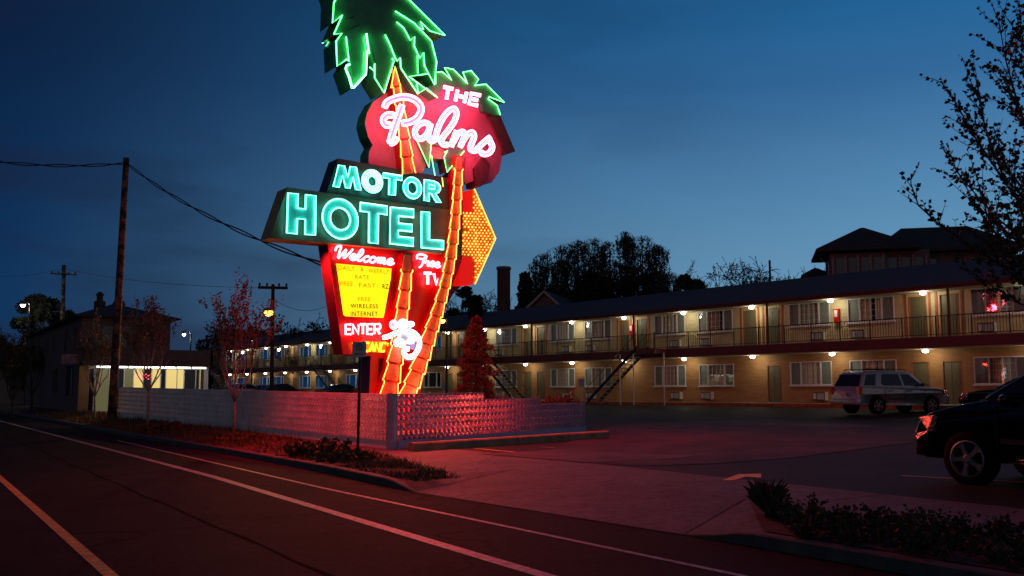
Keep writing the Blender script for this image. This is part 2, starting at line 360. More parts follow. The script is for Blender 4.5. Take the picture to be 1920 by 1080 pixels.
# markings
def wear(m, scale=14, thr=.44):      # paint worn through to the asphalt
    t = m.node_tree; b = t.nodes['Principled BSDF']; c = N('ShaderNodeTexCoord', t); n = N('ShaderNodeTexNoise', t); n.inputs['Scale'].default_value = scale; n.inputs['Detail'].default_value = 8; n.inputs['Roughness'].default_value = .75; L(c.outputs['Object'], n.inputs[0], t)
    r = N('ShaderNodeMapRange', t); L(n.outputs[0], r.inputs[0], t); r.inputs[1].default_value = thr-.06; r.inputs[2].default_value = thr+.05
    x = N('ShaderNodeMixRGB', t); L(r.outputs[0], x.inputs[0], t); x.inputs[1].default_value = (.04, .038, .038, 1); old = b.inputs['Base Color'].links[0].from_socket; L(old, x.inputs[2], t); L(x.outputs[0], b.inputs['Base Color'], t)
wear(M['white_line']); wear(M['yellow_line'], 14, .38)
def cracks(m, scale, w, col, mixfac=.8):      # crack network and aggregate grain
    t = m.node_tree; b = t.nodes['Principled BSDF']; c = N('ShaderNodeTexCoord', t); ns = N('ShaderNodeTexNoise', t); ns.inputs['Scale'].default_value = .9; L(c.outputs['Object'], ns.inputs[0], t)
    ad = N('ShaderNodeMixRGB', t, blend_type='ADD'); ad.inputs[0].default_value = 1.2; L(c.outputs['Object'], ad.inputs[1], t); L(ns.outputs[1], ad.inputs[2], t)
    v = N('ShaderNodeTexVoronoi', t, feature='DISTANCE_TO_EDGE'); v.inputs['Scale'].default_value = scale; L(ad.outputs[0], v.inputs[0], t)
    r = N('ShaderNodeMapRange', t); L(v.outputs[0], r.inputs[0], t); r.inputs[1].default_value = w*.3; r.inputs[2].default_value = w; r.inputs[3].default_value = mixfac; r.inputs[4].default_value = 0
    x = N('ShaderNodeMixRGB', t); L(r.outputs[0], x.inputs[0], t); old = b.inputs['Base Color'].links[0].from_socket; L(old, x.inputs[1], t); x.inputs[2].default_value = (*col, 1)
    g = N('ShaderNodeTexNoise', t); g.inputs['Scale'].default_value = 9; g.inputs['Detail'].default_value = 9; g.inputs['Roughness'].default_value = .85; L(c.outputs['Object'], g.inputs[0], t); gr = N('ShaderNodeMapRange', t); L(g.outputs[0], gr.inputs[0], t); gr.inputs[1].default_value = .3; gr.inputs[2].default_value = .7; gr.inputs[3].default_value = .25; gr.inputs[4].default_value = 1.8
    y = N('ShaderNodeMixRGB', t, blend_type='MULTIPLY'); y.inputs[0].default_value = 1; L(x.outputs[0], y.inputs[1], t); L(gr.outputs[0], y.inputs[2], t); L(y.outputs[0], b.inputs['Base Color'], t)
cracks(M['asphalt'], .22, .012, (.006, .006, .006)); cracks(M['lot'], .3, .012, (.004, .004, .004)); cracks(M['concrete'], .12, .004, (.03, .03, .03), .5)
def line(name, m, pts, w):
    b = MB()
    for (s0, d0), (s1, d1) in zip(pts, pts[1:]):
        n = max(1, int(abs(s1-s0)/8))
        for i in range(n):
            a0 = s0+(s1-s0)*i/n; a1 = s0+(s1-s0)*(i+1)/n; e0 = d0+(d1-d0)*i/n; e1 = d0+(d1-d0)*(i+1)/n
            b.quad(SD(a0, e0-w/2, .005), SD(a1, e1-w/2, .005), SD(a1, e1+w/2, .005), SD(a0, e0+w/2, .005))
    return struct(b.build(name, m))
line('bike_lane_line', M['white_line'], [(-40, 4.5), (6.7, 4.53), (17.5, 4.72), (54, 4.3), (120, 4.2)], .15)
line('edge_line', M['white_line'], [(-40, 5.95), (5.9, 5.88), (14.5, 5.62), (31.6, 5.65)], .075)
line('centre_line', M['yellow_line'], [(-40, 1.53), (19, 1.53), (100, 1.5)], .11)
random.seed(31)
for k, (d_, s0_, s1_) in enumerate(((3.05, -5, 60), (-1.2, -5, 60))):      # tar seams along the lanes
    b = MB(); pr = None
    for i in range(131):
        s_ = s0_+(s1_-s0_)*i/130; d = d_+.02*math.sin(i*.9)+random.uniform(-.012, .012); w_ = random.uniform(.012, .03); q = (SD(s_, d-w_, .003), SD(s_, d+w_, .003))
        if pr: b.quad(pr[0], q[0], q[1], pr[1])
        pr = q
    struct(b.build('tar_seam', M['tar']))
def lotline(name, m, p, q, w): b = MB(); strip(b, p, q, w, .006); return struct(b.build(name, m))
for a, c in (((890, 840), (1085, 858)), ((1690, 893.5), (1990, 911))):
    lotline('parking_line', M['yellow_line'], onz(*a, .22), onz(*c, .22), .07)
lotline('parking_line', M['white_line'], onz(1010, 836, .25), onz(1200, 845, .25), .06)
b = MB()
f = lambda x, y: (lambda p: Vector((p.x, p.y, gp(p.x, p.y)+.006)))(onz(x, y, .21))
b.quad(f(1352, 900), f(1376, 900), f(1398, 894), f(1427, 896), f(1427, 889), f(1385, 889.5)); struct(b.build('painted_arrow', M['yellow_line']))
M['patch_glow'] = mat('lot_glow_wide', (.05, .036, .038), .7, scale=.9, var=.35, bump=.3, bscale=50, spec=.15)  # mid-tone area: the sign's red pool of light put into the lot colour
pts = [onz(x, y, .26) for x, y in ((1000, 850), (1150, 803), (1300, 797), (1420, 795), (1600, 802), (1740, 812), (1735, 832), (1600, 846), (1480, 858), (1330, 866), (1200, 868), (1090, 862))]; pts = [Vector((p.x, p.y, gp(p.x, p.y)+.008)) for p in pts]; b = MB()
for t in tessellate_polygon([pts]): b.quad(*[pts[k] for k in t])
struct(b.build('lot_glow_patches', M['patch_glow']))
# paler patches where the sign's red light falls, its brightness put into the colour
M['patch'] = mat('lot_glow_pale', (.085, .055, .058), .65, spec=.2, scale=1.2, var=.3, bump=.3, bscale=50)
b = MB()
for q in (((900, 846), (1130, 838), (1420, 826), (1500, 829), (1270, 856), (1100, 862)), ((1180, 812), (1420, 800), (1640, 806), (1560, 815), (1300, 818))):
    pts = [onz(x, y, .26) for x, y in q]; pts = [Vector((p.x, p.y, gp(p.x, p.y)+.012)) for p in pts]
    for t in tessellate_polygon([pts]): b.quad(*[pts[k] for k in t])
struct(b.build('lot_glow_patches', M['patch']))

# ================================================================ MOTEL
BO = Vector((19.6, 45.8, 0)); BU = Vector((-.6115, .7912, 0)); BN = Vector((-.7912, -.6115, 0)); PIT = 5.05
FZ = .85; F2 = 3.97; SOF = 6.2; NW = -.6; NR = .78
mz = math.atan2(BU.y, BU.x)
motel = thing('motel_building', 'long two storey motel with lit walkways, brick below and cream siding above', 'motel', BO, mz)
# local frame: +x = along facade to the far left, +y = BU x up... outward normal must be -y or +y
left = Vector((-BU.y, BU.x, 0)); SG = 1 if left.dot(BN) > 0 else -1     # outward = SG * local y
def o_(n): return SG*n
U0, U1 = -2.2*PIT, 18.4*PIT
def bx(b, u0, u1, n0, n1, z0, z1): a, c = sorted((o_(n0), o_(n1))); return b.box(u0, u1, a, c, z0, z1)
# features along the wall: (kind, u centre, width)
def upx(px, n=NW):    # u of the point on plane n seen at pixel column px
    k = (px-960)/FPX; b0 = BO+BN*n      # (b0.x+u*BU.x) = k*(b0.y+u*BU.y)
    return (k*b0.y-b0.x)/(BU.x-k*BU.y)
up = [('W', 1862, 1930), ('D', 1757, 1796), ('D', 1698, 1738), ('W', 1588, 1683), ('W', 1477, 1561), ('D', 1436, 1464), ('D', 1392, 1422), ('W', 1310, 1383), ('W', 1223, 1288), ('D', 1193, 1214), ('D', 1158, 1182), ('W', 1098, 1150), ('W', 1030, 1078), ('D', 1007, 1024), ('D', 979, 997), ('W', 929, 973)]
def widths(lst): return [(k, (upx(a)+upx(c))/2, abs(upx(a)-upx(c))) for k, a, c in lst]
PAT = widths(up)
UC = {}
# averaged module (period two rooms): taken from the run 1683..1392
cW1 = [u for k, u, w in PAT]
mod = [('W', PAT[3][1]), ('W', PAT[4][1]), ('D', PAT[5][1]), ('D', PAT[6][1])]
feats = []
for j in range(-2, 9):
    for k, u in mod:
        uu = u+j*2*PIT
        if U0+1 < uu < U1-1: feats.append((k, uu))
upper = feats
lower = [(k, u) for k, u in feats]
# --- walls with real openings: build wall as segments between openings
WW, WH, DW, DH = 2.6, 1.25, .92, 2.05
def wall_mesh(feats, z0, z1, sill, name, m):
    b = MB(); xs = sorted((u-(WW if k == 'W' else DW)/2, u+(WW if k == 'W' else DW)/2, k) for k, u in feats)
    cur = U0
    for a, c, k in xs:
        bx(b, cur, a, NW-.15, NW, z0, z1)
        if k == 'W': bx(b, a, c, NW-.15, NW, z0, z0+sill); bx(b, a, c, NW-.15, NW, z0+sill+WH, z1)
        else: bx(b, a, c, NW-.15, NW, z0+DH, z1)
        cur = c
    bx(b, cur, U1, NW-.15, NW, z0, z1); return b.build(name, m, motel)
def skip_low(u):     # ground-floor openings the photo replaces by plain wall
    for px0, px1 in ((1388, 1425), (1150, 1222),):
        if upx(px1) < u < upx(px0): return True
    return False
lower = [(k, u) for k, u in lower if not skip_low(u)]
wl = wall_mesh(lower, FZ, 3.48, .95, 'wall', M['brick']); wl['label'] = 'orange brick ground floor wall'
wu = wall_mesh(upper, F2, SOF, .95, 'wall', M['cream']); wu['label'] = 'cream siding upper wall'
b = MB()       # siding laps
for z in [F2+.22*i for i in range(1, 10)]:
    xs = sorted((u-(WW if k == 'W' else DW)/2-.07, u+(WW if k == 'W' else DW)/2+.07, k) for k, u in upper); cur = U0
    for a, c, k in xs:
        if k == 'D' or F2+.85 < z < F2+2.28:
            if a > cur: bx(b, cur, a, NW, NW+.018, z-.012, z+.012)
            cur = c
    bx(b, cur, U1, NW, NW+.018, z-.012, z+.012)
b.build('siding_laps', M['cream'], motel)
b = MB(); bx(b, U0, U1, NW-9, NW-8.8, FZ-.5, SOF); bx(b, U0-.01, U0+.15, NW-8.8, NW-.16, FZ-.5, SOF); bx(b, U1-.15, U1+.01, NW-8.8, NW-.16, FZ-.5, SOF)
bx(b, U0+.2, U1-.2, NW-1.6, NW-1.5, FZ, SOF-.02); b.build('wall', M['brick'], motel)['label'] = 'plain rear and end walls'
b = MB(); bx(b, U0, U1, NW, NR+.12, 3.51, F2); b.build('walkway_slab', M['trim'], motel)
b = MB(); bx(b, U0, U1, NW+.01, NR+.1, F2+.002, F2+.03); b.build('walkway_deck', M['slab'], motel)
b = MB(); bx(b, U0, U1, NW, NR+.25, SOF, SOF+.06); b.build('soffit', M['soffit'], motel)
b = MB(); bx(b, U0, U1, NW, NR+.05, 3.455, 3.505); b.build('soffit', M['soffit'], motel)
b = MB(); bx(b, U0-.3, U1+.3, NR+.25, NR+.31, SOF-.05, SOF+.2); b.build('fascia', M['trim'], motel)
b = MB()
RID, RZ = -4.8, 8.15
for s0, s1, n0, n1, z0, z1 in ((U0-.35, U1+.35, NR+.42, RID, SOF+.18, RZ), (U0-.35, U1+.35, RID, -10.6, RZ, SOF+.1)):
    f_ = [Vector((s0, o_(n0), z0)), Vector((s1, o_(n0), z0)), Vector((s1, o_(n1), z1)), Vector((s0, o_(n1), z1))]
    b.prism(f_, [v-Vector((0, 0, .12)) for v in f_])
roof = b.build('roof', M['shingle'], motel)
b = MB()
for u in (U0+.02, U1-.02): b.prism([Vector((u, o_(NR+.2), SOF+.05)), Vector((u, o_(RID), RZ-.15)), Vector((u, o_(-10.4), SOF+.05))], [Vector((u+.1, o_(NR+.2), SOF+.05)), Vector((u+.1, o_(RID), RZ-.15)), Vector((u+.1, o_(-10.4), SOF+.05))])
b.build('gable', M['cream'], motel)
b = MB(); bx(b, U0, U1, NW, 1.35, .3, FZ); b.build('ground_walkway', M['slab'], motel)
b = MB(); bx(b, U0, U1, 1.352, 1.5, .3, FZ-.005); b.build('walkway_kerb', M['kerb_red'], motel)
# dark trim columns beside doors on the upper floor, posts at rail
b = MB()
for k, u in upper:
    if k == 'D': 
        for q in (-.62, .62): bx(b, u+q-.06, u+q+.06, NW+.001, NW+.035, F2+.03, SOF)
b.split('trim', M['trim_or'], motel)
# windows (frame > pane, curtain, screens)
def win_meshes():
    f = MB(); w, h = WW/2, WH
    for a, c, z0, z1 in ((-w, w, 0, .05), (-w, w, h-.05, h), (-w, -w+.05, .05, h-.05), (w-.05, w, .05, h-.05), (-w*.47-.03, -w*.47+.03, .05, h-.05), (w*.47-.03, w*.47+.03, .05, h-.05)): bx(f, a, c, -.08, .03, z0, z1)
    bx(f, -w-.06, w+.06, .0, .09, -.06, -.002)
    for i in (1, 2, 3): x = -w*.47+w*.94*i/4; bx(f, x-.012, x+.012, -.05, -.03, .05, h-.05)
    for i in (1, 2, 3): z = h*i/4; bx(f, -w*.46, w*.46, -.05, -.032, z-.012, z+.012)
    p = MB(); p.quad(*[Vector((x, o_(-.02), z)) for x, z in ((-w+.05, .05), (w-.05, .05), (w-.05, h-.05), (-w+.05, h-.05))])
    out = []
    for seed in range(10):
        rr = random.Random(seed); c = MB(); gap = rr.uniform(-.35, .35)*w; gw = rr.choice([0, .12, .2, .05, .3])
        for a0, a1 in ((-w, gap-gw/2), (gap+gw/2, w)):
            n = max(4, int((a1-a0)/.035)); pr = None
            for i in range(n+1):
                x = a0+(a1-a0)*i/n; y = o_(-.2+.028*math.sin(x*38+seed)+.012*math.sin(x*91)); v0 = Vector((x, y, -.1)); v1 = Vector((x, y, h+.05))
                if pr: c.quad(pr[0], v0, v1, pr[1])
                pr = (v0, v1)
        out.append(c.mesh('curtain', M[('curtain', 'curtain_green', 'curtain', 'curtain_rose', 'curtain')[seed % 5]]))
    s = MB()
    for a, c in ((w*.47+.03, w-.05),): s.quad(*[Vector((x, o_(-.055), z)) for x, z in ((a, .05), (c, .05), (c, h-.05), (a, h-.05))])
    return f.mesh('window', M['white_frame']), p.mesh('pane', M['pane']), out, s.mesh('screen', M['screen'])
WF, WP, WC, WS = win_meshes()
def door_meshes():
    d = MB(); w = DW/2; bx(d, -w+.04, w-.04, -.1, -.05, .02, DH-.04)
    for x0, x1 in ((-w+.12, -.04), (.04, w-.12)):
        for z0, z1 in ((.2, .85), (.98, 1.5), (1.6, 1.88)): bx(d, x0, x1, -.052, -.035, z0, z1)
    f = MB(); bx(f, -w, -w+.04, -.12, .02, 0, DH); bx(f, w-.04, w, -.12, .02, 0, DH); bx(f, -w+.04, w-.04, -.12, .02, DH-.04, DH)
    h = MB(); h.lathe([(.012, 0), (.03, .0), (.034, .03), (.02, .05)], (-w+.12, o_(-.035), 1.0), 8, 'y'); 
    t = MB(); bx(t, -w, w, -.05, .06, .0, .02)
    return d.mesh('door', M['door']), f.mesh('door_frame', M['trim_or']), h.mesh('handle', M['rim']), t.mesh('threshold', M['white_frame'])
DD, DF, DHn, DT = door_meshes()
def ac_mesh():
    a = MB(); bx(a, -.38, .38, -.05, .26, 0, .42)
    g = MB()
    for i in range(9): bx(g, -.32, .1, .262, .268, .05+i*.036, .07+i*.036)
    bx(g, .16, .33, .262, .27, .06, .36); return a.mesh('air_conditioner', M['ac']), g.mesh('louvre', M['white_frame'])
M['ac_box'] = mat('ac_box', (.75, .73, .66), .5); ACB, ACG = ac_mesh(); ACB.materials[0] = M['ac']
sidem = MB(); bx(sidem, .381, .40, -.05, .265, 0, .42); ACS = sidem.mesh('side_panel', M['ac_box'])
SKEW = 1
M['pane2'] = pane_mat(); M['pane2'].node_tree.nodes['Fresnel'].inputs[0].default_value = 1.6
def add_open(feats, z0):
    i = 0
    for k, u in feats:
        if k == 'W' and abs(u-upx(1862)) < 1.5:      # panes turned in their frames so the sign's reflection shows to the camera
            w_ = part('window', WF, motel, (u, o_(NW), z0+.95)); b = MB(); hw_ = WW/2
            for a, c in ((-hw_+.05, -hw_*.47-.03), (-hw_*.47+.03, 0), (0, hw_*.47-.03), (hw_*.47+.03, hw_-.05)):
                m_ = (a+c)/2; h_w = (c-a)/2; t_ = R(13)*SKEW; b.quad(*[Vector((m_+x*math.cos(t_)*h_w, o_(-.0)+x*math.sin(t_)*h_w, z)) for x, z in ((-1, .05), (1, .05), (1, WH-.05), (-1, WH-.05))])
            b.build('pane', M['pane2'], w_); part('curtain', WC[1], w_); part('screen', WS, w_); part('screen', WS, w_, sc=(-1, 1, 1))
            a_ = part('air_conditioner', ACB, motel, (u+.55, o_(NW), z0+.16)); part('louvre', ACG, a_); part('side_panel', ACS, a_, sc=(-1, 1, 1))
        elif k == 'W':
            w_ = part('window', WF, motel, (u, o_(NW), z0+.95)); part('pane', WP, w_); part('curtain', WC[(i*7+int(z0)*3) % 10], w_); part('screen', WS, w_); part('screen', WS, w_, sc=(-1, 1, 1))
            a_ = part('air_conditioner', ACB, motel, (u+(.62 if i % 2 else -.62), o_(NW), z0+.16)); part('louvre', ACG, a_); i += 1
            part('side_panel', ACS, a_, sc=(-1 if SG*1 > 0 else 1, 1, 1))
        else:
            d_ = part('door', DD, motel, (u, o_(NW), z0)); part('door_frame', DF, d_); part('handle', DHn, d_); part('threshold', DT, d_)
add_open(upper, F2+.03); add_open(lower, FZ)
# railing: posts, balusters, two rails, per-floor one mesh (surface pattern of one railing)
b = MB(); u = U0+.1; i = 0
while u < U1:
    w = .022 if i % 12 == 0 else .008; bx(b, u-w, u+w, NR-w, NR+w, F2-.02 if i % 12 == 0 else F2+.1, F2+.98); u += .14; i += 1
bx(b, U0, U1, NR-.02, NR+.02, F2+.95, F2+.99); bx(b, U0, U1, NR-.012, NR+.012, F2+.1, F2+.13); b.build('railing', M['metal'], motel)
# slender posts from walkway to eave
b = MB()
for j in range(-1, 10):
    u = mod[2][1]-.75+j*2*PIT+PIT*.0
    if U0 < u < U1: bx(b, u-.05, u+.05, NR+.05, NR+.12, F2, SOF)
b.split('post', M['trim'], motel)
# ceiling lights, both floors
def lightmesh():
    g = MB(); g.lathe([(.05, -.16), (.11, -.14), (.15, -.08), (.13, -.02)], (0, 0, 0), 12); h = MB(); h.lathe([(.14, -.02), (.15, 0)], (0, 0, 0), 12)
    return h.mesh('ceiling_light', M['galv']), g.mesh('globe', M['lamp'], True)
LH, LG = lightmesh()
for k in range(-2, 18):
    for z, pw in ((SOF, 17), (3.455, 14.5)):
        l_ = part('ceiling_light', LH, motel, (k*PIT, o_(.12), z)); part('globe', LG, l_)
        lamp('light_source', (0, 0, -.24), pw, (1, .92, .72), l_, .1)
# stairs
def stair(u0, u1, z0=FZ-.12, z1=F2, n0=NR+.15, n1=NR+1.15, name='staircase'):
    st = MB(); tr = MB(); rl = MB(); N_ = 15
    for n in (n0, n1):
        a = Vector((u0, o_(n), z0)); c = Vector((u1, o_(n), z1)); 
        f_ = [a+Vector((0, 0, -.02)), c+Vector((0, 0, -.02)), c+Vector((0, 0, .22)), a+Vector((0, 0, .22))]
        st.prism([v+Vector((0, -.02, 0)) for v in f_], [v+Vector((0, .02, 0)) for v in f_])
        rl.tube([a+Vector((0, 0, 1.0)), c+Vector((0, 0, 1.0))], .022, 5); rl.tube([a+Vector((0, 0, .55)), c+Vector((0, 0, .55))], .012, 4)
        for i in range(0, N_+1, 2): p = a.lerp(c, i/N_); rl.tube([p, p+Vector((0, 0, 1.0))], .012, 4)
    for i in range(N_):
        t = (i+.5)/N_; u = u0+(u1-u0)*t; z = z0+(z1-z0)*t+.08; bx(tr, u-.14, u+.14, n0+.02, n1-.02, z, z+.05)
    s_ = st.build(name, M['metal'], motel); tr.build('tread', M['slab'], s_); rl.build('handrail', M['metal'], s_)
    return s_
ua = upx(1112, 1.4); ub = upx(1205, 1.4)
stair(ua, ub)
b = MB(); bx(b, ub-.1-1.4, ub-.1, NR+.14, NR+1.2, F2-.25, F2+.02); bx(b, ub-1.4-.1, ub-.1-1.35, NR+1.1, NR+1.18, F2+.02, F2+.99)
b.build('stair_landing', M['trim'], motel)
def postline(pxs, n=NR+1.1, z1=3.72):
    b = MB()
    for px in pxs: u = upx(px, n); b.tube([Vector((u, o_(n), .5)), Vector((u, o_(n), z1))], .04, 8)
    return b
for o in postline([1162, 1187, 1244]).split('post', M['white_frame'], motel): o['label'] = 'slim white post under the stair landing'
stair(upx(975, 1.4), upx(905, 1.4)); stair(upx(640, 1.4), upx(592, 1.4)); stair(upx(436, 1.4), upx(398, 1.4))
# fire extinguisher boxes
def extinguisher(u, n=NW, z=F2+1.05):
    b = MB(); bx(b, u-.14, u+.14, n+.02, n+.2, z, z+.72); o = b.build('extinguisher_box', M['red'], motel); 
    c = MB(); bx(c, u-.09, u+.09, n+.201, n+.208, z+.3, z+.64); c.build('window', M['white_frame'], o)
M['redbox'] = M['red']
extinguisher(upx(1573)); extinguisher(upx(1187))
# notices beside ground-floor office windows
for px, z in ((1090, 1.75), (832, 1.6)):
    u = upx(px, 1.0); b = MB(); bx(b, u-.3, u+.3, .98, 1.02, z, z+.55); bx(b, u-.02, u+.02, .98, 1.0, FZ, z); b.build('notice_board', M['sign_face'], motel)

# ================================================================ OFFICE (left)
OC = P(145, 772, 56); OC.z = 0; og = .3
ox = math.atan2(D_.y, D_.x)
office = thing('office_building', 'two storey stucco corner building with hip roof and lit canopy front', 'building', OC, ox)
# local: +x = D_ (away from street), +y = E_ (further down the street)
UW, UL, H1 = 5.0, 28, 5.55
def wallwin(b, x0, x1, y, z0, z1, wins, t=.2, ax='x'):
    cur = x0
    for a, c, w0, w1 in sorted(wins):
        for q in ((cur, a, z0, z1), (a, c, z0, w0), (a, c, w1, z1)):
            if q[1]-q[0] > .001 and q[3]-q[2] > .001: b.box(q[0], q[1], y, y+t, q[2], q[3]) if ax == 'x' else b.box(y, y+t, q[0], q[1], q[2], q[3])
        cur = c
    if ax == 'x': b.box(cur, x1, y, y+t, z0, z1)
    else: b.box(y, y+t, cur, x1, z0, z1)
b = MB(); sw = [(1.6, 2.5, 3.7, 5.0), (5.5, 6.4, 3.7, 5.0), (11.5, 12.2, 4.0, 4.8), (15, 15.8, 4.0, 4.8), (2.0, 5.0, .9, 2.7), (9.2, 11.2, 1.1, 2.6)]
wa = [w for w in sw if w[2] > 3]; wb = [w for w in sw if w[2] < 3]
wallwin(b, .2, UL, 0, 3.1, H1, wa, ax='y'); wallwin(b, .2, UL, 0, 0, 3.098, wb, ax='y'); b.build('wall', M['office'], office)['label'] = 'dark stucco side wall along the street'
b = MB(); wallwin(b, 0, UW, 0, 3.1, H1, [(1.2, 3.6, 3.75, 5.0)]); b.box(UW-.2, UW, .2, UL, 3.1, H1); b.box(0, UW, UL, UL+.2, 0, H1); b.box(UW+1.9, UW+2.1, 0, UL, 0, 3.0)
b.build('wall', M['office'], office)['label'] = 'stucco front wall'
b = MB(); b.box(0, .56, .0, .2, 0, 3.09); b.build('pier', M['office_warm'], office)
for a, c, z0, z1 in sw:
    wbd = MB(); wbd.box(.08, .12, a, c, z0, z1); wn = wbd.build('window', M['dark_glass'], office); f = MB()
    f.box(-.03, .05, a-.05, a, z0-.05, z1+.05); f.box(-.03, .05, c, c+.05, z0-.05, z1+.05); f.box(-.05, .05, a, c, z0-.05, z0); f.box(-.03, .05, a, c, z1, z1+.05); f.box(-.02, .06, (a+c)/2-.02, (a+c)/2+.02, z0, z1)
    f.build('window_frame', M['house_wall'], wn)
wbd = MB(); wbd.box(1.2, 3.6, .1, .14, 3.75, 5.0); wbd.build('window', M['dark_glass'], office)
b = MB(); o1 = [Vector(v) for v in ((-.5, -.5, H1), (UW+.5, -.5, H1), (UW+.5, UL+.5, H1), (-.5, UL+.5, H1))]; r0, r1 = Vector((UW/2, 4.5, H1+1.15)), Vector((UW/2, UL-4, H1+1.15))
b.quad(o1[0], o1[1], r0); b.quad(o1[1], o1[2], r1, r0); b.quad(o1[2], o1[3], r1); b.quad(o1[3], o1[0], r0, r1); b.box(-.48, UW+.48, -.48, UL+.48, H1-.08, H1-.001)
rf = b.build('roof', M['roof_dark'], office)
c = MB(); c.box(1.5, 2.1, 5.2, 5.8, H1, H1+1.35); c.lathe([(.2, 0), (.2, .35), (.28, .4), (.1, .6)], (1.8, 5.5, H1+1.35), 8); c.lathe([(.3, 0), (.3, .6), (.45, .7), (.3, .95)], (3.4, 8, H1+.7), 8); c.split('chimney', M['roof_dark'], rf)
# canopy and storefront
CZ = 2.62; CX = 7.1
b = MB(); b.box(.02, CX, -1.3, -.002, CZ+.05, CZ+1.0); b.box(UW+.01, CX, 0, 7, CZ+.05, CZ+1.0); b.build('canopy', M['office'], office)['label'] = 'deep stucco canopy band'
b = MB(); b.box(.05, CX-.02, -1.28, -.01, CZ, CZ+.045); b.build('canopy_soffit', M['soffit'], office)
b = MB()
for i in range(7): x = .7+i*.9; b.box(x, x+.78, -1.2, -1.12, CZ-.09, CZ-.005)
b.split('fluorescent_tube', M['tube_white'], office)
for i in range(3): lamp('light_source', (1.4+i*2.1, -1.0, CZ-.25), 5, (1, .9, .6), office, .3)
b = MB(); x = .8; k = 0
fr = MB(); lit = MB(); pale = MB(); dk = MB()
KX = .74; cells = [(.78, 1.1, 'd'), (1.15, 2.2, 'p'), (2.25, 2.6, 'p'), (2.65, 3.3, 'd'), (3.35, 4.0, 'p'), (4.05, 4.75, 'l'), (4.8, 5.4, 'd'), (5.45, 6.1, 'l'), (6.15, 6.5, 'd'), (6.55, 7.4, 'l'), (7.45, 7.95, 'l'), (8.0, 8.9, 'd'), (8.95, 9.2, 'd'), (9.22, 9.55, 'l')]
cells = [(a*KX, c_*KX, t) for a, c_, t in cells]
for a, c_, t in cells: {'l': lit, 'p': pale, 'd': dk}[t].box(a, c_, .1, .14, .25 if t != 'p' else .05, CZ-.12)
for a, c_, t in cells: fr.box(c_, c_+.05, .02, .2, 0, CZ-.05)
fr.box(.5, CX, .02, .2, CZ-.12, CZ-.002); fr.box(.5, CX, .02, .16, 0, .05); fr.box(CX-.01, CX+.25, -.01, .25, 0, CZ)
s_ = fr.build('storefront', M['white_frame'], office); lit.split('lit_window', M['lit'], s_); pale.split('glass_door', M['lit_pale'], s_); dk.split('window', M['dark_glass'], s_)
b = MB(); b.box(.0, CX+4, -2.0, -.02, -.4, .0); b.build('doorstep', M['concrete'], office)
office.location.z = og
# red neon scribble sign in the storefront window
b = MB()
for row in (2.15, 1.95):
    pts = [Vector((3.1+i*.09, .05, row+.07*math.sin(i*2.1))) for i in range(11)]; b.tube(pts, .022, 5)
b.build('window_neon', glow('red_window_neon', (1, .06, .1), 4), office)
# small projecting sign on the corner
t = thing('corner_shop_sign', 'small pale box sign projecting from the dark corner of the stucco building', 'sign', OC+Vector((0, 0, og)), ox)
b = MB(); b.box(-1.0, -.05, -.3, -.2, 2.75, 3.3); b.build('sign_box', mat('dim_pale_sign', (.3, .26, .3), .6, var=.3, scale=4), t); b = MB(); b.box(-1.1, .0, -.27, -.23, 3.3, 3.35); b.build('bracket', M['metal'], t)

# ================================================================ BREEZE-BLOCK WALL
C1 = P(735, 839, 22); C2 = P(220, 779, 41.3); C3 = P(1097, 809, 28.9)
def block_cell():     # one pierced block in unit square (x, z), depth 0..1: frame, diagonals and centre ring
    b = MB(); t = .055
    for q in ((0, 1, 0, t), (0, 1, 1-t, 1), (0, t, t, 1-t), (1-t, 1, t, 1-t)): b.box(q[0], q[1], 0, 1, q[2], q[3])
    w = .046
    for a, c in (((t, t), (1-t, 1-t)), ((t, 1-t), (1-t, t))):
        p = Vector((a[0], 0, a[1])); q = Vector((c[0], 0, c[1])); n = (q-p).cross(Vector((0, 1, 0))).normalized()*w
        f_ = [p-n*.6, p+n*.6, q+n*.6, q-n*.6]; b.prism(f_, [v+Vector((0, .98, 0)) for v in f_])
    cc = [Vector(((.5+.1*math.cos(i*PI/4+PI/8)), -.004, .5+.1*math.sin(i*PI/4+PI/8))) for i in range(8)]; b.prism(cc, [v+Vector((0, .99, 0)) for v in cc])
    return b
CELL = block_cell()
def breeze(b, p0, p1, z0, z1, hts, depth=.14):
    """wall from p0 to p1 (xy), base height z0->z1; hts = list of (fraction_end, rows)"""
    d = Vector((p1.x-p0.x, p1.y-p0.y, 0)); Ln = d.length; d.normalize(); n = Vector((-d.y, d.x, 0)); nb = round(Ln/BS); w = Ln/nb
    for i in range(nb):
        f_ = (i+.5)/nb; rows = next(r for e_, r in hts if f_ <= e_); zb = z0+(z1-z0)*f_+BASE
        for r in range(rows):
            o = len(b.v); q = p0+d*(i*w); 
            for v in CELL.v: b.v.append(Vector((q.x, q.y, 0))+d*(v.x*w)+n*(v.y*depth)+Vector((0, 0, zb+(r+v.z)*BS)))
            b.f += [tuple(o+k for k in f) for f in CELL.f]
    i = 0; last = None
    for i in range(nb):
        f_ = i/nb; zz = z0+(z1-z0)*((i+.5)/nb); q = p0+d*(i*w); q2 = p0+d*((i+1)*w)
        T = lambda v: Vector((q.x, q.y, 0))+d*v.x+n*v.y+Vector((0, 0, v.z)); b.box(0, w, -.03, depth+.03, zz-.3, zz+BASE, T)
        rows = next(r for e_, r in hts if (i+.5)/nb <= e_); b.box(0, w, -.015, depth+.015, zz+BASE+rows*BS, zz+BASE+rows*BS+.02, T)
BS = .1725; BASE = .14
def shift(root):      # parts were built in world coordinates: hang them on the thing's base point
    for ch in root.children: ch.location = ch.location-root.location
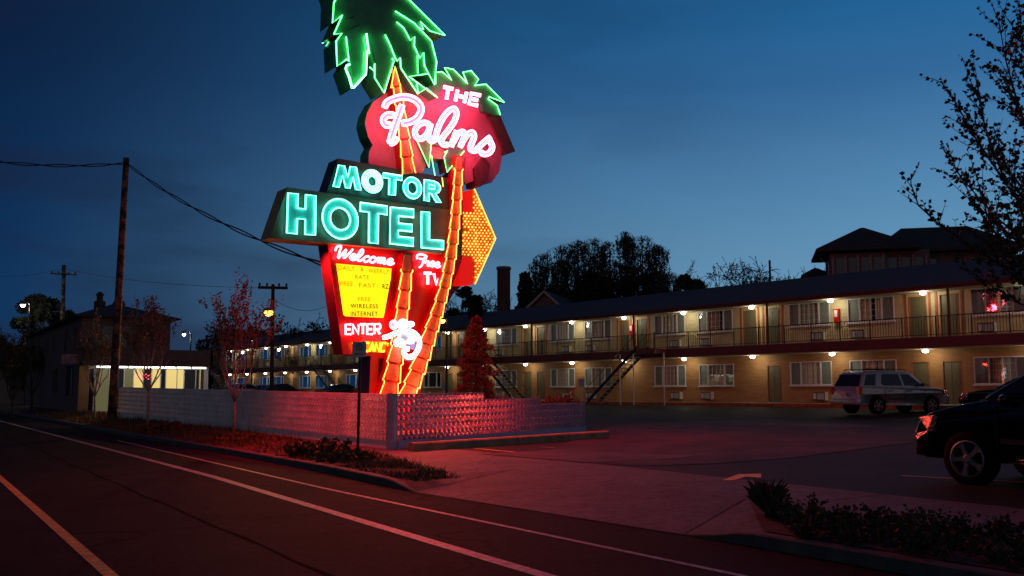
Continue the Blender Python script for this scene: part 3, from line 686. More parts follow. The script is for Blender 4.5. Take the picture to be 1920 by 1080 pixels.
wt = thing('breeze_block_wall', 'white pierced breeze block wall wrapping the corner of the lot below the neon sign', 'wall', C1)
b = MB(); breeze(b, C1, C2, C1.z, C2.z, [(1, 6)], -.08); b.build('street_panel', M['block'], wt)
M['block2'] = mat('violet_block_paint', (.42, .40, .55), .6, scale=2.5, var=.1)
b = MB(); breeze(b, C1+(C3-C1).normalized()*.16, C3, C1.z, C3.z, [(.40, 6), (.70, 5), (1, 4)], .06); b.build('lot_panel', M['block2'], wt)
M['rock'] = mat('lava_rock', (.42, .22, .17), .9, scale=12, var=.3, bump=.8, bscale=30, dist=.04)
b = MB(); k_ = [C1+Vector((.12, .3, 0)), C3+Vector((-.15, .12, 0)), C3+Vector((-2.6, 2.2, 0)), C1+(C2-C1)*.3+Vector((.3, .3, 0)), C1+(C2-C1)*.02+Vector((.25, .3, 0))]
for i in range(5): k_[i].z = (.5, .5, .62, .62, .5)[i]
b.prism(k_, [v-Vector((0, 0, .4)) for v in k_]); struct(b.build('planter_bed', M['rock']))
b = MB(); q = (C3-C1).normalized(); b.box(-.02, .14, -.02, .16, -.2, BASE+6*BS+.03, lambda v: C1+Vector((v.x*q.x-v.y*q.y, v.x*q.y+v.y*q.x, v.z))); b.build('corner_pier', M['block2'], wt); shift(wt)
# timber rail lying on the lot edge
a = onz(775, 846, .2); c = onz(1142, 822, .26); b = MB(); a.z = gp(a.x, a.y); c.z = gp(c.x, c.y)
dv = (c-a).normalized(); nn = Vector((-dv.y, dv.x, 0))
fp = [Vector((0, 0)), Vector((.19, 0)), Vector((.19, .15)), Vector((.16, .19)), Vector((.03, .19)), Vector((0, .16))]
mk = lambda o: [o+nn*p.x+Vector((0, 0, p.y)) for p in fp]; b.prism(mk(a), mk(a.lerp(c, .495))); b.prism(mk(a.lerp(c, .5)), mk(c))
tag(b.build('timber_kerb_rail', M['timber']), 'long weathered timber rail on the asphalt in front of the block wall', 'wheel stop')

# ================================================================ NEON SIGN
SP0 = P(740, 700, 24.5); PHI = R(54.5); SA = Vector((math.sin(PHI), math.cos(PHI), 0)); SNn = Vector((math.cos(PHI), -math.sin(PHI), 0))
def sp(px, py, off=0):       # photo pixel -> point of the sign plane moved off metres toward the viewer
    r = ray(px, py); q = SP0+SNn*off; return EYE+r*((q-EYE).dot(SNn)/r.dot(SNn))
sgn = thing('neon_motel_sign', 'tall neon sign of two palms with Motor Hotel lettering and a bulb arrow', 'sign', (SP0.x, SP0.y, gp(SP0.x, SP0.y)))
def plate(b, pts, f, k):     # prism: outline at offset f, thickness down to offset k
    fr = [sp(x, y, f) for x, y in pts]; b.prism(fr, [v-SNn*(f-k) for v in fr]); return b
def sheetface(b, pts, f):
    fr = [sp(x, y, f) for x, y in pts]
    for t in tessellate_polygon([fr]): b.quad(*[fr[k] for k in t])
def tubes(b, lines, off, r=.016, n=6, closed=False):
    for l in lines: b.tube([sp(x, y, off) for x, y in l], r, n, closed)
    return b
def ccrop(o, sc, pts): return [(o[0]+x/sc, o[1]+y/sc) for x, y in pts]
def cab(name, pts, f, k, mface, mside, label=None):
    b = MB(); plate(b, pts, f-.012, k); o = b.build(name, mside, sgn)
    if label: o['label'] = label
    c = MB(); plate(c, pts, f, f-.01); c.build('face', mface, o); return o
# --- red pylon
PYL = [(613, 452), (868, 478), (862, 500), (838, 560), (813, 640), (790, 700), (768, 760), (764, 800), (690, 795), (695, 668), (643, 664)]
cab('pylon', PYL, 0, -.55, M['red'], M['dark_red'], 'red pylon panel tapering to the ground')
cab('pylon', [(838, 335), (868, 300), (874, 290), (868, 360), (866, 482), (838, 480)], .0, -.5, M['red'], M['dark_red'])
b = MB(); plate(b, [(846, 455), (868, 455), (866, 535), (850, 550), (800, 640), (780, 800), (740, 800), (790, 600)], -.62, -.9); b.build('support_post', M['dark_red'], sgn)
b = MB(); plate(b, [(710, 672), (722, 672), (722, 800), (708, 800)], .01, .004); b.build('recess_shade', M['dark_red'], sgn)  # flat dark plate: the hollow's shade put into its colour
# --- cabinets
hot = cab('hotel_cabinet', [(539, 351), (700, 374), (868, 397), (866, 479), (700, 463), (506, 446)], .22, -.42, M['olive'], M['olive_side'])
mot = cab('motor_cabinet', [(634, 297), (838, 333), (842, 394), (612, 362)], .16, -.40, M['black_green'], M['black_green'])
cloud = [(700, 190), (688, 212), (684, 232), (690, 256), (699, 272), (692, 285), (691, 304), (697, 322), (790, 326), (803, 306), (806, 296), (845, 300), (862, 328), (874, 345), (890, 338), (905, 346), (922, 342), (936, 322), (941, 298), (940, 268), (934, 240), (925, 215), (905, 185), (880, 160), (850, 145), (820, 150), (790, 150), (745, 160)]
cab('name_panel', cloud, .0, -.5, M['lav'], M['frond'])
# --- green crowns
o1 = (590, 0); k1 = 5.6846
CR1 = ccrop(o1, k1, [(250, -150), (100, -260), (190, -60), (205, 30), (190, 245), (295, 160), (205, 365), (290, 355), (228, 440), (240, 705), (345, 630), (372, 655), (330, 715), (405, 945), (545, 800), (570, 600), (600, 610), (640, 690), (640, 830), (740, 990), (840, 650), (870, 655), (910, 620), (915, 720), (1100, 1000), (1190, 935), (1310, 1040), (1005, 815), (1215, 785), (1275, 900), (1300, 660), (1245, 440), (1130, 310), (1165, 310), (1130, 230), (1230, 330), (1390, 375), (1000, -10), (1080, -160), (900, -120), (800, -330), (640, -180), (430, -350), (400, -170)])
cr1 = cab('palm_crown', CR1, .42, -.32, M['frond'], M['frond'])
o2 = (700, 120); k2 = 4.5
CR2a = ccrop(o2, k2, [(440, 230), (505, 120), (525, 70), (580, 65), (660, 135), (600, 30), (675, 45), (795, 165), (755, 70), (825, 55), (888, 130), (855, 180), (950, 170), (1105, 325), (975, 275), (970, 295), (1045, 350), (1072, 430), (1010, 430), (930, 395), (880, 250), (700, 190), (600, 190), (545, 270)])
CR2b = ccrop(o2, k2, [(945, 405), (1072, 435), (1198, 738), (1115, 765), (1062, 640), (1010, 520)])
CR2c = ccrop(o2, k2, [(930, 775), (985, 850), (965, 980), (905, 1035), (868, 1030), (855, 880)])
CR2d = ccrop(o2, k2, [(370, 640), (470, 870), (492, 680), (600, 700), (625, 730), (600, 780), (622, 912), (765, 735), (680, 640), (500, 600)])
cr2 = cab('palm_crown', CR2a, .2, -.35, M['frond'], M['frond'])
cab('frond', CR2b, .1, -.45, M['maroon'], M['maroon']); cab('frond', CR2c, .12, -.4, M['maroon'], M['maroon']); cab('frond', CR2d, .1, -.3, M['frond'], M['maroon'])
g1 = [[(300, -200), (250, -60), (205, 30), (190, 245), (295, 160), (205, 365), (290, 355), (228, 440), (240, 705), (345, 630), (366, 655), (335, 390)],
      [(640, 680), (640, 830), (740, 990), (845, 650), (825, 620)],
      [(585, 715), (632, 755), (640, 680)],
      [(750, 370), (800, 470), (860, 620), (880, 650), (912, 615), (918, 725), (1100, 1000), (1190, 940), (1310, 1040), (1005, 815), (1215, 785)],
      [(1090, 890), (1103, 990)], [(1100, 780), (1095, 590)],
      [(875, 235), (950, 300), (1020, 430), (1065, 390), (1060, 490), (1120, 620), (1160, 560), (1170, 700), (1275, 900), (1300, 660), (1245, 440), (1060, 245), (860, 120)],
      [(1120, 300), (1160, 315), (1128, 230), (1230, 330), (1390, 378), (1000, -10), (960, -60)]]
b = MB(); tubes(b, [ccrop(o1, k1, l) for l in g1], .47, .016); b.build('green_neon', M['t_green'], cr1)
b = MB(); tubes(b, [ccrop(o1, k1, [(552, 360), (560, 440), (568, 500), (580, 570)]), ccrop(o1, k1, [(555, 540), (553, 640), (545, 790), (415, 935), (400, 940), (370, 830), (330, 730), (340, 700), (375, 685)])], .49, .022); b.build('bright_green_neon', M['t_greenhot'], cr1)
b = MB(); tubes(b, [ccrop(o1, k1, l) for l in ([(212, 800), (250, 900), (298, 1005)], [(112, 520), (118, 660), (122, 775)], [(505, 875), (610, 1045)], [(80, 460), (125, 435), (150, 450), (122, 495)])], -.36, .014); b.build('green_neon', M['t_green'], cr1)
CR1B = [ccrop(o1, k1, l) for l in ([(112, 510), (240, 440), (238, 705), (122, 778)], [(212, 800), (250, 720), (345, 640), (400, 940), (300, 1008)], [(505, 872), (600, 700), (735, 985), (612, 1042)], [(80, 120), (190, 20), (190, 240), (75, 330)])]
for q in CR1B:
    b = MB(); plate(b, q, -.33, -.42); b.build('rear_frond', M['frond'] if q is not CR1B[3] else M['black_green'], cr1)
g2 = [[(525, 170), (525, 70), (580, 65), (660, 135), (600, 30), (675, 45), (795, 165), (755, 70), (825, 55), (888, 130), (855, 180), (950, 170), (1105, 325), (975, 275), (970, 295), (1045, 350), (1072, 430)]]
b = MB(); tubes(b, [ccrop(o2, k2, l) for l in g2], .25, .015); b.build('green_neon', M['t_green'], cr2)
b = MB(); tubes(b, [ccrop(o2, k2, l) for l in ([(370, 650), (470, 870), (490, 660)], [(600, 745), (625, 730), (597, 785), (622, 912), (765, 735)], [(490, 770), (505, 860), (520, 940)])], .16, .011); b.build('green_neon', M['t_green'], cr2)
# ribs pressed into the crown plate
b = MB()
for l in ([(290, 210), (420, 180)], [(290, 350), (480, 260)], [(540, 320), (600, 460), (640, 660)], [(370, 640), (425, 810)], [(990, 290), (1020, 480), (1080, 600)]):
    (x0, y0), (x1, y1) = l[0], l[-1]; sheetface(b, ccrop(o1, k1, [l[0], *[(x+6, y+10) for x, y in l[1:]], *[(x-6, y-8) for x, y in reversed(l[1:])]]), .424)
b.split('pressed_rib', M['black_green'], cr1)
# --- trunks: stacked bark plates with stepped neon on both sides
def trunk(axis, off, nseg, flare, name='palm_trunk', b0=0, sub=True):
    L_ = [0]
    for (x0, y0, w0), (x1, y1, w1) in zip(axis, axis[1:]): L_.append(L_[-1]+math.hypot(x1-x0, y1-y0))
    def at(t):
        d = t*L_[-1]
        for i in range(len(axis)-1):
            if d <= L_[i+1] or i == len(axis)-2:
                k = (d-L_[i])/(L_[i+1]-L_[i]); a, c = axis[i], axis[i+1]; dx, dy = c[0]-a[0], c[1]-a[1]; l = math.hypot(dx, dy)
                return a[0]+dx*k, a[1]+dy*k, a[2]+(c[2]-a[2])*k, (-dy/l, dx/l), (dx/l, dy/l)
    back = MB(); pl = MB(); left_, right_ = [], []
    lo, ro = [], []
    for i in range(41): x, y, w, n, d = at(i/40); lo.append((x+n[0]*w, y+n[1]*w)); ro.append((x-n[0]*w, y-n[1]*w))
    plate(back, lo+ro[::-1], off-.02, b0)
    for i in range(nseg):
        t0 = i/nseg; t1 = (i+1)/nseg; out_ = []
        for j, (tt, ww) in enumerate(((t0+.10/nseg, .52), (t0+.22/nseg, .68), (t0+.5/nseg, .74), (t0+.84/nseg, .80), (t0+.97/nseg, .62))): x, y, w, n, d = at(tt); out_.append((x, y, w*ww, n))
        poly = [(x+n[0]*w, y+n[1]*w) for x, y, w, n in out_]+[(x-n[0]*w, y-n[1]*w) for x, y, w, n in reversed(out_)]
        f_ = [sp(x, y, off+.03) for x, y in poly]; cx = sum(f_, Vector())/len(f_)+SNn*.018; o = len(pl.v); pl.v += f_+[v-SNn*.045 for v in f_]+[cx]
        m = len(f_)
        for q in range(m): pl.f.append((o+q, o+(q+1) % m, o+2*m)); pl.f.append((o+q, o+m+q, o+m+(q+1) % m, o+(q+1) % m))
        for tt, ww in ((t0+.001, 1.12 if flare else .86), (t0+.10/nseg, .86), (t1-.10/nseg, 1.08), (t1-.001, 1.14)):
            x, y, w, n, d = at(tt); left_.append((x+n[0]*w*ww, y+n[1]*w*ww)); right_.append((x-n[0]*w*ww, y-n[1]*w*ww))
    o = back.build(name, M['red'], sgn); pl.build('bark_plates', M['trunk_p'], o)
    b = MB(); tubes(b, [left_[2:], right_[2:]], off+.085, .016); b.build('orange_neon', M['t_orange'], o); return o
trunk([(738, 128, 5), (744, 165, 7), (752, 215, 8), (760, 270, 9.5), (767, 326, 11)], .34, 6, True)
trunk([(765, 474, 9.5), (762, 520, 10), (757, 565, 10.5), (752, 600, 11), (746, 650, 12.5), (738, 695, 14), (728, 748, 16)], .3, 8, True)
trunk([(862, 291, 7), (859, 335, 7.5), (856, 385, 8), (852, 430, 8.5), (846, 480, 9), (836, 530, 9), (822, 580, 10), (807, 625, 12), (792, 670, 13.5), (779, 705, 14), (762, 748, 15)], .34, 17, False)
b = MB(); tubes(b, [[(733, 165), (741, 125), (749, 155), (752, 170)], [(829, 333), (831, 350)], [(718, 700), (705, 745)]][:2], .42, .014); b.build('orange_neon', M['t_orange'], sgn)
# --- block letters: outline polygons in a unit box (x right, y down)
T_ = .33
BL = {'H': [(0, 0), (.36, 0), (.36, .36), (.64, .36), (.64, 0), (1, 0), (1, 1), (.64, 1), (.64, .62), (.36, .62), (.36, 1), (0, 1)],
      'T': [(0, 0), (1, 0), (1, .22), (.67, .22), (.67, 1), (.33, 1), (.33, .22), (0, .22)],
      'E': [(0, 0), (1, 0), (1, .22), (.36, .22), (.36, .42), (.94, .42), (.94, .61), (.36, .61), (.36, .78), (1, .78), (1, 1), (0, 1)],
      'L': [(0, 0), (.36, 0), (.36, .76), (1, .76), (1, 1), (0, 1)],
      'M': [(.14, 0), (.40, .0), (.54, .5), (.66, 0), (.92, 0), (1, 1), (.82, 1), (.76, .45), (.60, .98), (.46, .98), (.33, .45), (.21, 1), (0, 1)],
      'R': [(0, 0), (.6, 0), (.86, .06), (1, .2), (1, .36), (.88, .52), (.68, .58), (1, 1), (.72, 1), (.42, .62), (.30, .6), (.30, 1), (0, 1)]}
def bil(q, u, v):
    (ax, ay), (bx_, by), (cx, cy), (dx, dy) = q; return (ax*(1-u)*(1-v)+bx_*u*(1-v)+cx*u*v+dx*(1-u)*v, ay*(1-u)*(1-v)+by*u*(1-v)+cy*u*v+dy*(1-u)*v)
def oval(cx, cy, rx, ry, tilt=.14, n=28): return [(cx+rx*math.cos(2*PI*i/n), cy+ry*math.sin(2*PI*i/n)+tilt*rx*math.cos(2*PI*i/n)) for i in range(n)]
def letter(par, q, ch, off, r, mt=None):
    pts = [bil(q, u, v) for u, v in BL[ch]]; b = MB(); plate(b, pts, off, off-.09); o = b.build('letter', M['letter'], par); o['label'] = 'turquoise neon letter '+ch
    g = MB(); tubes(g, [pts], off+.05, r, closed=True); g.build('neon_tube', mt or M['t_cyan'], o)
    if ch == 'R': g2_ = MB(); tubes(g2_, [[bil(q, u, v) for u, v in ((.3, .2), (.66, .22), (.66, .38), (.3, .4))]], off+.05, r*.8, closed=True); g2_.build('neon_tube', M['t_cyan'], o)
def ring(par, cx, cy, rx, ry, ix, iy, off, r, extra=0):
    b = MB(); a = oval(cx, cy, rx, ry); c = oval(cx, cy, ix, iy); n = len(a)
    for i in range(n):
        j = (i+1) % n; A_, B_, C_, D__ = sp(*a[i], off), sp(*a[j], off), sp(*c[j], off), sp(*c[i], off); bk = SNn*.09
        b.quad(A_, B_, C_, D__); b.quad(A_, B_, B_-bk, A_-bk); b.quad(D__, C_, C_-bk, D__-bk)
    o = b.build('letter', M['letter'], par, recalc=True); o['label'] = 'turquoise neon letter O'
    g = MB(); tubes(g, [a, c], off+.05, r, closed=True)
    if extra: tubes(g, [oval(cx, cy, ix+(rx-ix)*t, iy+(ry-iy)*t) for t in extra], off+.055, r, closed=True)
    g.build('neon_tube', M['t_cyan'], o)
HO = .32
letter(hot, [(540, 361.7), (592, 367), (591, 440.8), (537.6, 436.9)], 'H', HO, .02)
ring(hot, 637.8, 410.5, 33.2, 37.2, 18.8, 20.8, HO, .02)
letter(hot, [(675.5, 379.8), (726, 386.8), (725, 459), (675, 453)], 'T', HO, .02)
letter(hot, [(732, 388.5), (775.6, 392.5), (775, 461.5), (731, 457)], 'E', HO, .02)
letter(hot, [(790, 396.4), (832, 400.5), (831.5, 467.7), (790, 464.5)], 'L', HO, .02)
MO = .26
letter(mot, [(629, 309), (671, 314), (676.5, 356.5), (624.6, 349.5)], 'M', MO, .017)
ring(mot, 698, 340, 18.8, 21, 8.6, 10.2, MO, .02, (.35, .68))
letter(mot, [(718.7, 324.3), (754, 330), (752, 367), (718, 364)], 'T', MO, .019)
ring(mot, 773.3, 352.4, 17, 20, 9.3, 11.5, MO, .015)
letter(mot, [(795.6, 336.6), (825, 341.5), (827, 380), (795.3, 376)], 'R', MO, .015)
# --- script lettering as a band with neon down both edges
def smooth(pts, k=5):
    o = []; n = len(pts)
    for i in range(n-1):
        p0, p1, p2, p3 = pts[max(0, i-1)], pts[i], pts[i+1], pts[min(n-1, i+2)]
        for j in range(k):
            t = j/k; o.append(tuple(.5*((2*p1[c])+(-p0[c]+p2[c])*t+(2*p0[c]-5*p1[c]+4*p2[c]-p3[c])*t*t+(-p0[c]+3*p1[c]-3*p2[c]+p3[c])*t**3) for c in (0, 1)))
    return o+[pts[-1]]
def edges(pts, w):
    l, r = [], []
    for i, p in enumerate(pts):
        a = pts[max(0, i-1)]; c = pts[min(len(pts)-1, i+1)]; dx, dy = c[0]-a[0], c[1]-a[1]; m = math.hypot(dx, dy) or 1; ww = w(i/(len(pts)-1)) if callable(w) else w
        l.append((p[0]-dy/m*ww, p[1]+dx/m*ww)); r.append((p[0]+dy/m*ww, p[1]-dx/m*ww))
    return l, r
def bandstroke(face, tb, pts, w, off, r, k=5, z=0):
    pts = smooth(pts, k) if k > 1 else pts; l, q = edges(pts, w)
    for i in range(len(pts)-1): face.quad(*[sp(*v, off+z) for v in (l[i], l[i+1], q[i+1], q[i])])
    tubes(tb, [l+q[::-1]], off+.05+z, r, closed=True)
M['pink_face'] = mat('pale_pink_enamel', (.62, .38, .42), .4, var=.05)
palms = {'P': [[(721, 201), (726, 191.5), (737, 186), (751, 182), (766, 182.5), (779, 188), (788, 198), (789, 209), (782, 221), (768, 229), (754, 231)], [(754, 197), (746, 220), (738, 243.4), (733, 260), (731, 268)], [(731, 268), (738, 266), (744, 258)], [(739, 216), (726, 216), (719, 224), (723, 234), (733, 234)]],
         'a': [[(805, 233), (795, 230), (784, 235), (778, 246), (781, 257), (790, 260), (800, 252), (807, 236)], [(808, 233), (803, 250), (805, 261), (812, 264), (819, 258)]],
         'l': [[(815.6, 260), (822.2, 238), (832, 219), (843, 207), (852, 204), (856, 213), (852, 227), (842, 242), (832, 255), (827, 264), (832, 271), (840, 271)]],
         'm': [[(856, 246), (846, 274)], [(849, 268), (858, 252), (867, 247), (871, 255), (863, 275)], [(867, 266), (876, 253), (885, 248), (889, 256), (884, 270), (882, 279), (890, 283), (898, 277)]],
         's': [[(893, 281), (906, 268), (919, 257)], [(917, 262), (923, 275), (918, 286), (908, 289), (901, 285)]]}
PO = .62; z = 0
for ch, strokes in palms.items():
    fb, tb = MB(), MB()
    for s_ in strokes: bandstroke(fb, tb, s_, 4.6 if ch == 'P' else 3.6, PO, .027, 4, z); z += .004
    o = fb.build('script_letter', M['pink_face'], sgn); o['label'] = 'pink script neon letter '+ch; tb.build('pink_neon', M['t_pink'], o)
SF = {'T': [[(0, 0), (1, 0)], [(.5, 0), (.5, 1)]], 'H': [[(0, 0), (0, 1)], [(1, 0), (1, 1)], [(0, .5), (1, .5)]], 'E': [[(1, 0), (0, 0), (0, 1), (1, 1)], [(0, .5), (.85, .5)]], 'V': [[(0, 0), (.5, 1), (1, 0)]], 'N': [[(0, 1), (0, 0), (1, 1), (1, 0)]],
      'R': [[(0, 1), (0, 0), (.85, 0), (1, .12), (1, .4), (.85, .52), (0, .52)], [(.45, .52), (1, 1)]], 'A': [[(0, 1), (.5, 0), (1, 1)], [(.2, .65), (.8, .65)]], 'C': [[(1, .1), (.8, 0), (.2, 0), (0, .2), (0, .8), (.2, 1), (.8, 1), (1, .9)]],
      'Y': [[(0, 0), (.5, .5), (1, 0)], [(.5, .5), (.5, 1)]], 'O': [[(.2, 0), (.8, 0), (1, .2), (1, .8), (.8, 1), (.2, 1), (0, .8), (0, .2), (.2, 0)]]}
def caps(text, q, off, r, mt, gap=.28, par=None, dbl=0, label=None):
    b = MB(); n = len(text); cw = 1/(n+(n-1)*gap); 
    for i, ch in enumerate(text):
        x0 = i*cw*(1+gap)
        for st in SF[ch]:
            pts = [bil(q, x0+u*cw, v) for u, v in st]
            if dbl: l, rr = edges(pts, dbl); tubes(b, [l, rr], off, r)
            else: tubes(b, [pts], off, r)
    o = b.build('neon_words', mt, par or sgn); o['label'] = label or f'neon word {text}'; return o
the = caps('THE', [(832, 163), (901, 179), (895.5, 198), (829, 184)], .55, .028, M['t_pink'], .5, dbl=1.6, label='pink neon word THE')
caps('TV', [(795, 512), (827, 513), (824, 534), (796, 533)], .12, .026, M['t_pink2'], .35, dbl=1.1)
caps('ENTER', [(648, 608.5), (713, 607.5), (712.5, 626.5), (648, 626.5)], .12, .013, M['t_pink2'], .25, dbl=1.3)
b = MB(); plate(b, [(684, 639), (737, 641), (734, 662), (684, 660)], .03, .005); b.build('yellow_panel', mat('yellow_enamel', (.8, .38, .01), .4), sgn)
caps('VACANCY', [(662, 642), (735, 643.5), (731, 659), (662, 658.5)], .10, .014, M['t_yellow'], .25, dbl=1.0)
# small script words: strokes in letter boxes (x right, y down, x-height 0..1, ascender -1)
SC = {'W': ([[(-.1, -.2), (.0, -.9), (.45, -1.1), (.4, -.2), (.35, 1.0), (.85, -.2), (1.05, -.6), (.95, .9), (1.5, -.2), (1.75, -.9)]], 1.55),
      'F': ([[(.0, .1), (-.1, -.7), (.6, -1.0), (1.3, -.8), (1.0, -.2), (.3, -.1)], [(1.1, -.7), (.95, .3), (.8, 1.3), (.5, 1.7)]], 1.2),
      'e': ([[(.0, .7), (.5, .45), (.62, .1), (.35, 0), (.1, .4), (.2, .9), (.5, 1), (.85, .6)]], .78), 'l': ([[(.0, .8), (.5, -.2), (.55, -.9), (.3, -.9), (.12, 0), (.15, .9), (.4, 1), (.7, .6)]], .66),
      'c': ([[(.0, .7), (.3, .15), (.6, .05), (.62, .25)], [(.3, .15), (.12, .6), (.25, 1), (.5, 1), (.8, .6)]], .74), 'o': ([[(.4, .0), (.12, .3), (.15, .9), (.45, 1), (.68, .6), (.6, .1), (.4, 0), (.7, .3), (.95, .25)]], .82),
      'm': ([[(.0, .3), (.2, .0), (.15, 1)], [(.17, .5), (.4, .0), (.5, .2), (.42, 1)], [(.45, .5), (.7, 0), (.82, .2), (.75, .9), (.95, .9), (1.1, .6)]], 1.05), 'r': ([[(.0, .6), (.25, 0), (.3, .2), (.55, .15), (.5, .9), (.7, 1), (.85, .6)]], .75)}
def script(text, p0, p1, xh, off, r, mt, slant=.18):
    tot = sum(SC[c][1] for c in text); b = MB(); x = 0; dx, dy = (p1[0]-p0[0])/tot, (p1[1]-p0[1])/tot
    for c in text:
        for st in SC[c][0]:
            pts = [(p0[0]+dx*(x+u)+slant*xh*(1-v), p0[1]+dy*(x+u)+(v-1)*xh) for u, v in st]; tubes(b, [smooth(pts, 4)], off, r, 5)
        x += SC[c][1]
    o = b.build('script_words', mt, sgn); o['label'] = f'pink neon word {text}'
script('Welcome', (628, 483), (737, 497), 10.5, .12, .029, M['t_pink2'])
script('Free', (781, 494), (824, 502), 9, .12, .029, M['t_pink2'])
# --- reader board
BD = [(630.5, 494), (734, 503.5), (733, 520), (720, 592), (718, 596), (648, 593), (644, 590)]
o = cab('reader_board', BD, .05, .005, M['board'], M['t_yellow'] if 0 else M['red'])
def words(txt, cx, cy, h, w, m, off=.058, dy=.0):
    cu = bpy.data.curves.new('t', 'FONT'); cu.body = txt; cu.size = 1; cu.extrude = .004; cu.align_x = 'CENTER'; cu.align_y = 'CENTER'; cu.space_character = 1.12; cu.offset = .018
    to = bpy.data.objects.new('t', cu); COL.objects.link(to); dg = bpy.context.evaluated_depsgraph_get(); dg.update(); me = bpy.data.meshes.new_from_object(to.evaluated_get(dg)); bpy.data.objects.remove(to)
    xs = [v.co.x for v in me.vertices]; ys = [v.co.y for v in me.vertices]; X0, X1, Y0, Y1 = min(xs), max(xs), min(ys), max(ys)
    for v in me.vertices:
        u = (v.co.x-(X0+X1)/2)/(X1-X0)*w; q = sp(cx+u, cy-(v.co.y-(Y0+Y1)/2)/(Y1-Y0)*h+u*dy, off+v.co.z); v.co = q
    me.materials.append(m); ob = bpy.data.objects.new('lettering', me); COL.objects.link(ob); ob.parent = o; ob['label'] = 'black lettering '+txt; return ob
words('DAILY', 650, 502.5, 9, 31, M['board_faint'], dy=.06); words('&', 679, 505, 8, 6, M['board_faint']); words('WEEKLY', 710, 508.5, 9, 40, M['board_faint'], dy=.06)
words('RATE', 679, 519.5, 8, 26, M['board_faint'], dy=.03); words('FREE', 650, 532, 9, 24, M['board_faint'], dy=.03); words('FAST', 689, 535, 8, 32, M['board_faint'], dy=.03); words('RZ', 723, 537, 9, 12, M['board_text'])
words('FREE', 683, 561, 8, 24, M['board_faint']); words('WIRELESS', 683, 574, 8, 52, M['board_text'], dy=.02); words('INTERNET', 683, 588.5, 9, 51, M['board_text'], dy=.01)
# --- neon monkey climbing the trunk
mk_ = MB(); mt_ = MB()
o7 = (640, 580); k7 = 6.75
def blob(cx, cy, rx, ry, off, a=0, n=16):
    pts = []
    for i in range(n):
        t = 2*PI*i/n; x, y = rx*math.cos(t), ry*math.sin(t); pts.append((cx+x*math.cos(a)-y*math.sin(a), cy+x*math.sin(a)+y*math.cos(a)))
    pts = ccrop(o7, k7, pts); plate(mk_, pts, off, off-.03); tubes(mt_, [pts], off+.03, .016, 5, True)
blob(662, 195, 48, 52, .46); blob(780, 195, 62, 66, .5); blob(872, 188, 50, 30, .46); blob(800, 345, 74, 88, .48); blob(700, 425, 34, 40, .47); blob(755, 425, 40, 50, .44); blob(875, 380, 60, 50, .43)
fb = MB(); 
for pts, w in (([(725, 285), (650, 318), (590, 345), (530, 358)], 3.0), ([(850, 270), (920, 300), (975, 360), (990, 440), (960, 530), (900, 595), (840, 600), (795, 560), (805, 505), (855, 500)], 3.2)):
    bandstroke(mk_, mt_, ccrop(o7, k7, pts), w, .45, .02, 4)
for l in ([(755, 285), (735, 330), (700, 400)], [(800, 285), (840, 300), (900, 320)], [(740, 180), (820, 175)], [(760, 215), (800, 225), (815, 210)], [(905, 300), (970, 380), (975, 460), (930, 560), (850, 580)]): tubes(mt_, [ccrop(o7, k7, l)], .535, .018, 5)
mo = mk_.build('neon_monkey', mat('white_enamel', (.8, .8, .85), .4), sgn); mt_.build('white_neon', M['t_white'], mo)
b = MB(); plate(b, ccrop(o7, k7, [(820, 430), (900, 440), (925, 400), (960, 470), (945, 560), (890, 660), (820, 650), (780, 600), (800, 560), (900, 580), (930, 520), (880, 500)]), .40, .38); b.build('tail_backing', M['monkey_back'], mo)
# --- bulb arrow
o8 = (830, 340); k8 = 4.908
AR = ccrop(o8, k8, [(275, 78), (292, 70), (487, 525), (298, 943), (275, 940), (275, 705), (95, 682), (110, 285), (270, 292)])
b = MB(); plate(b, AR, -.1, -.32); ar = b.build('arrow', M['bulb_red'], sgn)
b = MB(); tubes(b, [ccrop(o8, k8, [(292, 70), (487, 525), (298, 943)])], -.07, .016); b.build('amber_neon', M['t_orange'], ar)
for q in ([(180, 97), (275, 74), (272, 290), (160, 285)], [(150, 693), (276, 706), (276, 952), (155, 955)]):
    b = MB(); plate(b, ccrop(o8, k8, q), -.12, -.5); b.build('side_box', glow('lit_red_box', (1, .01, .005), .55, (.6, .01, .01)), ar)
def inside(p, poly):
    c = False; n = len(poly)
    for i in range(n):
        (x1, y1), (x2, y2) = poly[i], poly[(i+1) % n]
        if (y1 > p[1]) != (y2 > p[1]) and p[0] < (x2-x1)*(p[1]-y1)/(y2-y1)+x1: c = not c
    return c
bm_ = MB(); bm_.lathe([(.008, 0), (.018, .008), (.026, .028), (.022, .045), (.008, .056)], (0, 0, 0), 8); BULB = bm_.mesh('bulb', M['bulb'], True); rest = MB(); cnt = 0
rq = SNn.to_track_quat('Z', 'Y').to_euler(); pts = []
for j in range(34):
    for i in range(16):
        x = 118+i*33+(16 if j % 2 else 0); y = 92+j*25.5+(x-280)*.04
        if inside((o8[0]+x/k8, o8[1]+y/k8), AR) and inside((o8[0]+(x+17)/k8, o8[1]+y/k8), AR) and inside((o8[0]+(x-9)/k8, o8[1]+y/k8), AR): pts.append((x, y))
random.shuffle(pts); pts = [p for p in pts if not (p[0] < 230 and (420 < p[1] < 470 or 600 < p[1] < 640)) or random.random() < .5]
for x, y in pts:
    q = sp(o8[0]+x/k8, o8[1]+y/k8, -.1)
    if cnt < 100: part('light_bulb', BULB, ar, q, rq, [random.choice((1, 1, 1.3, .7, 1.15))]*3)
    else:
        o_n = len(rest.v); me = BULB; mt4 = Matrix.Translation(q) @ SNn.to_track_quat('Z', 'Y').to_matrix().to_4x4()
        rest.v += [mt4 @ v.co for v in me.vertices]; rest.f += [tuple(o_n+k for k in p_.vertices) for p_ in me.polygons]
    cnt += 1
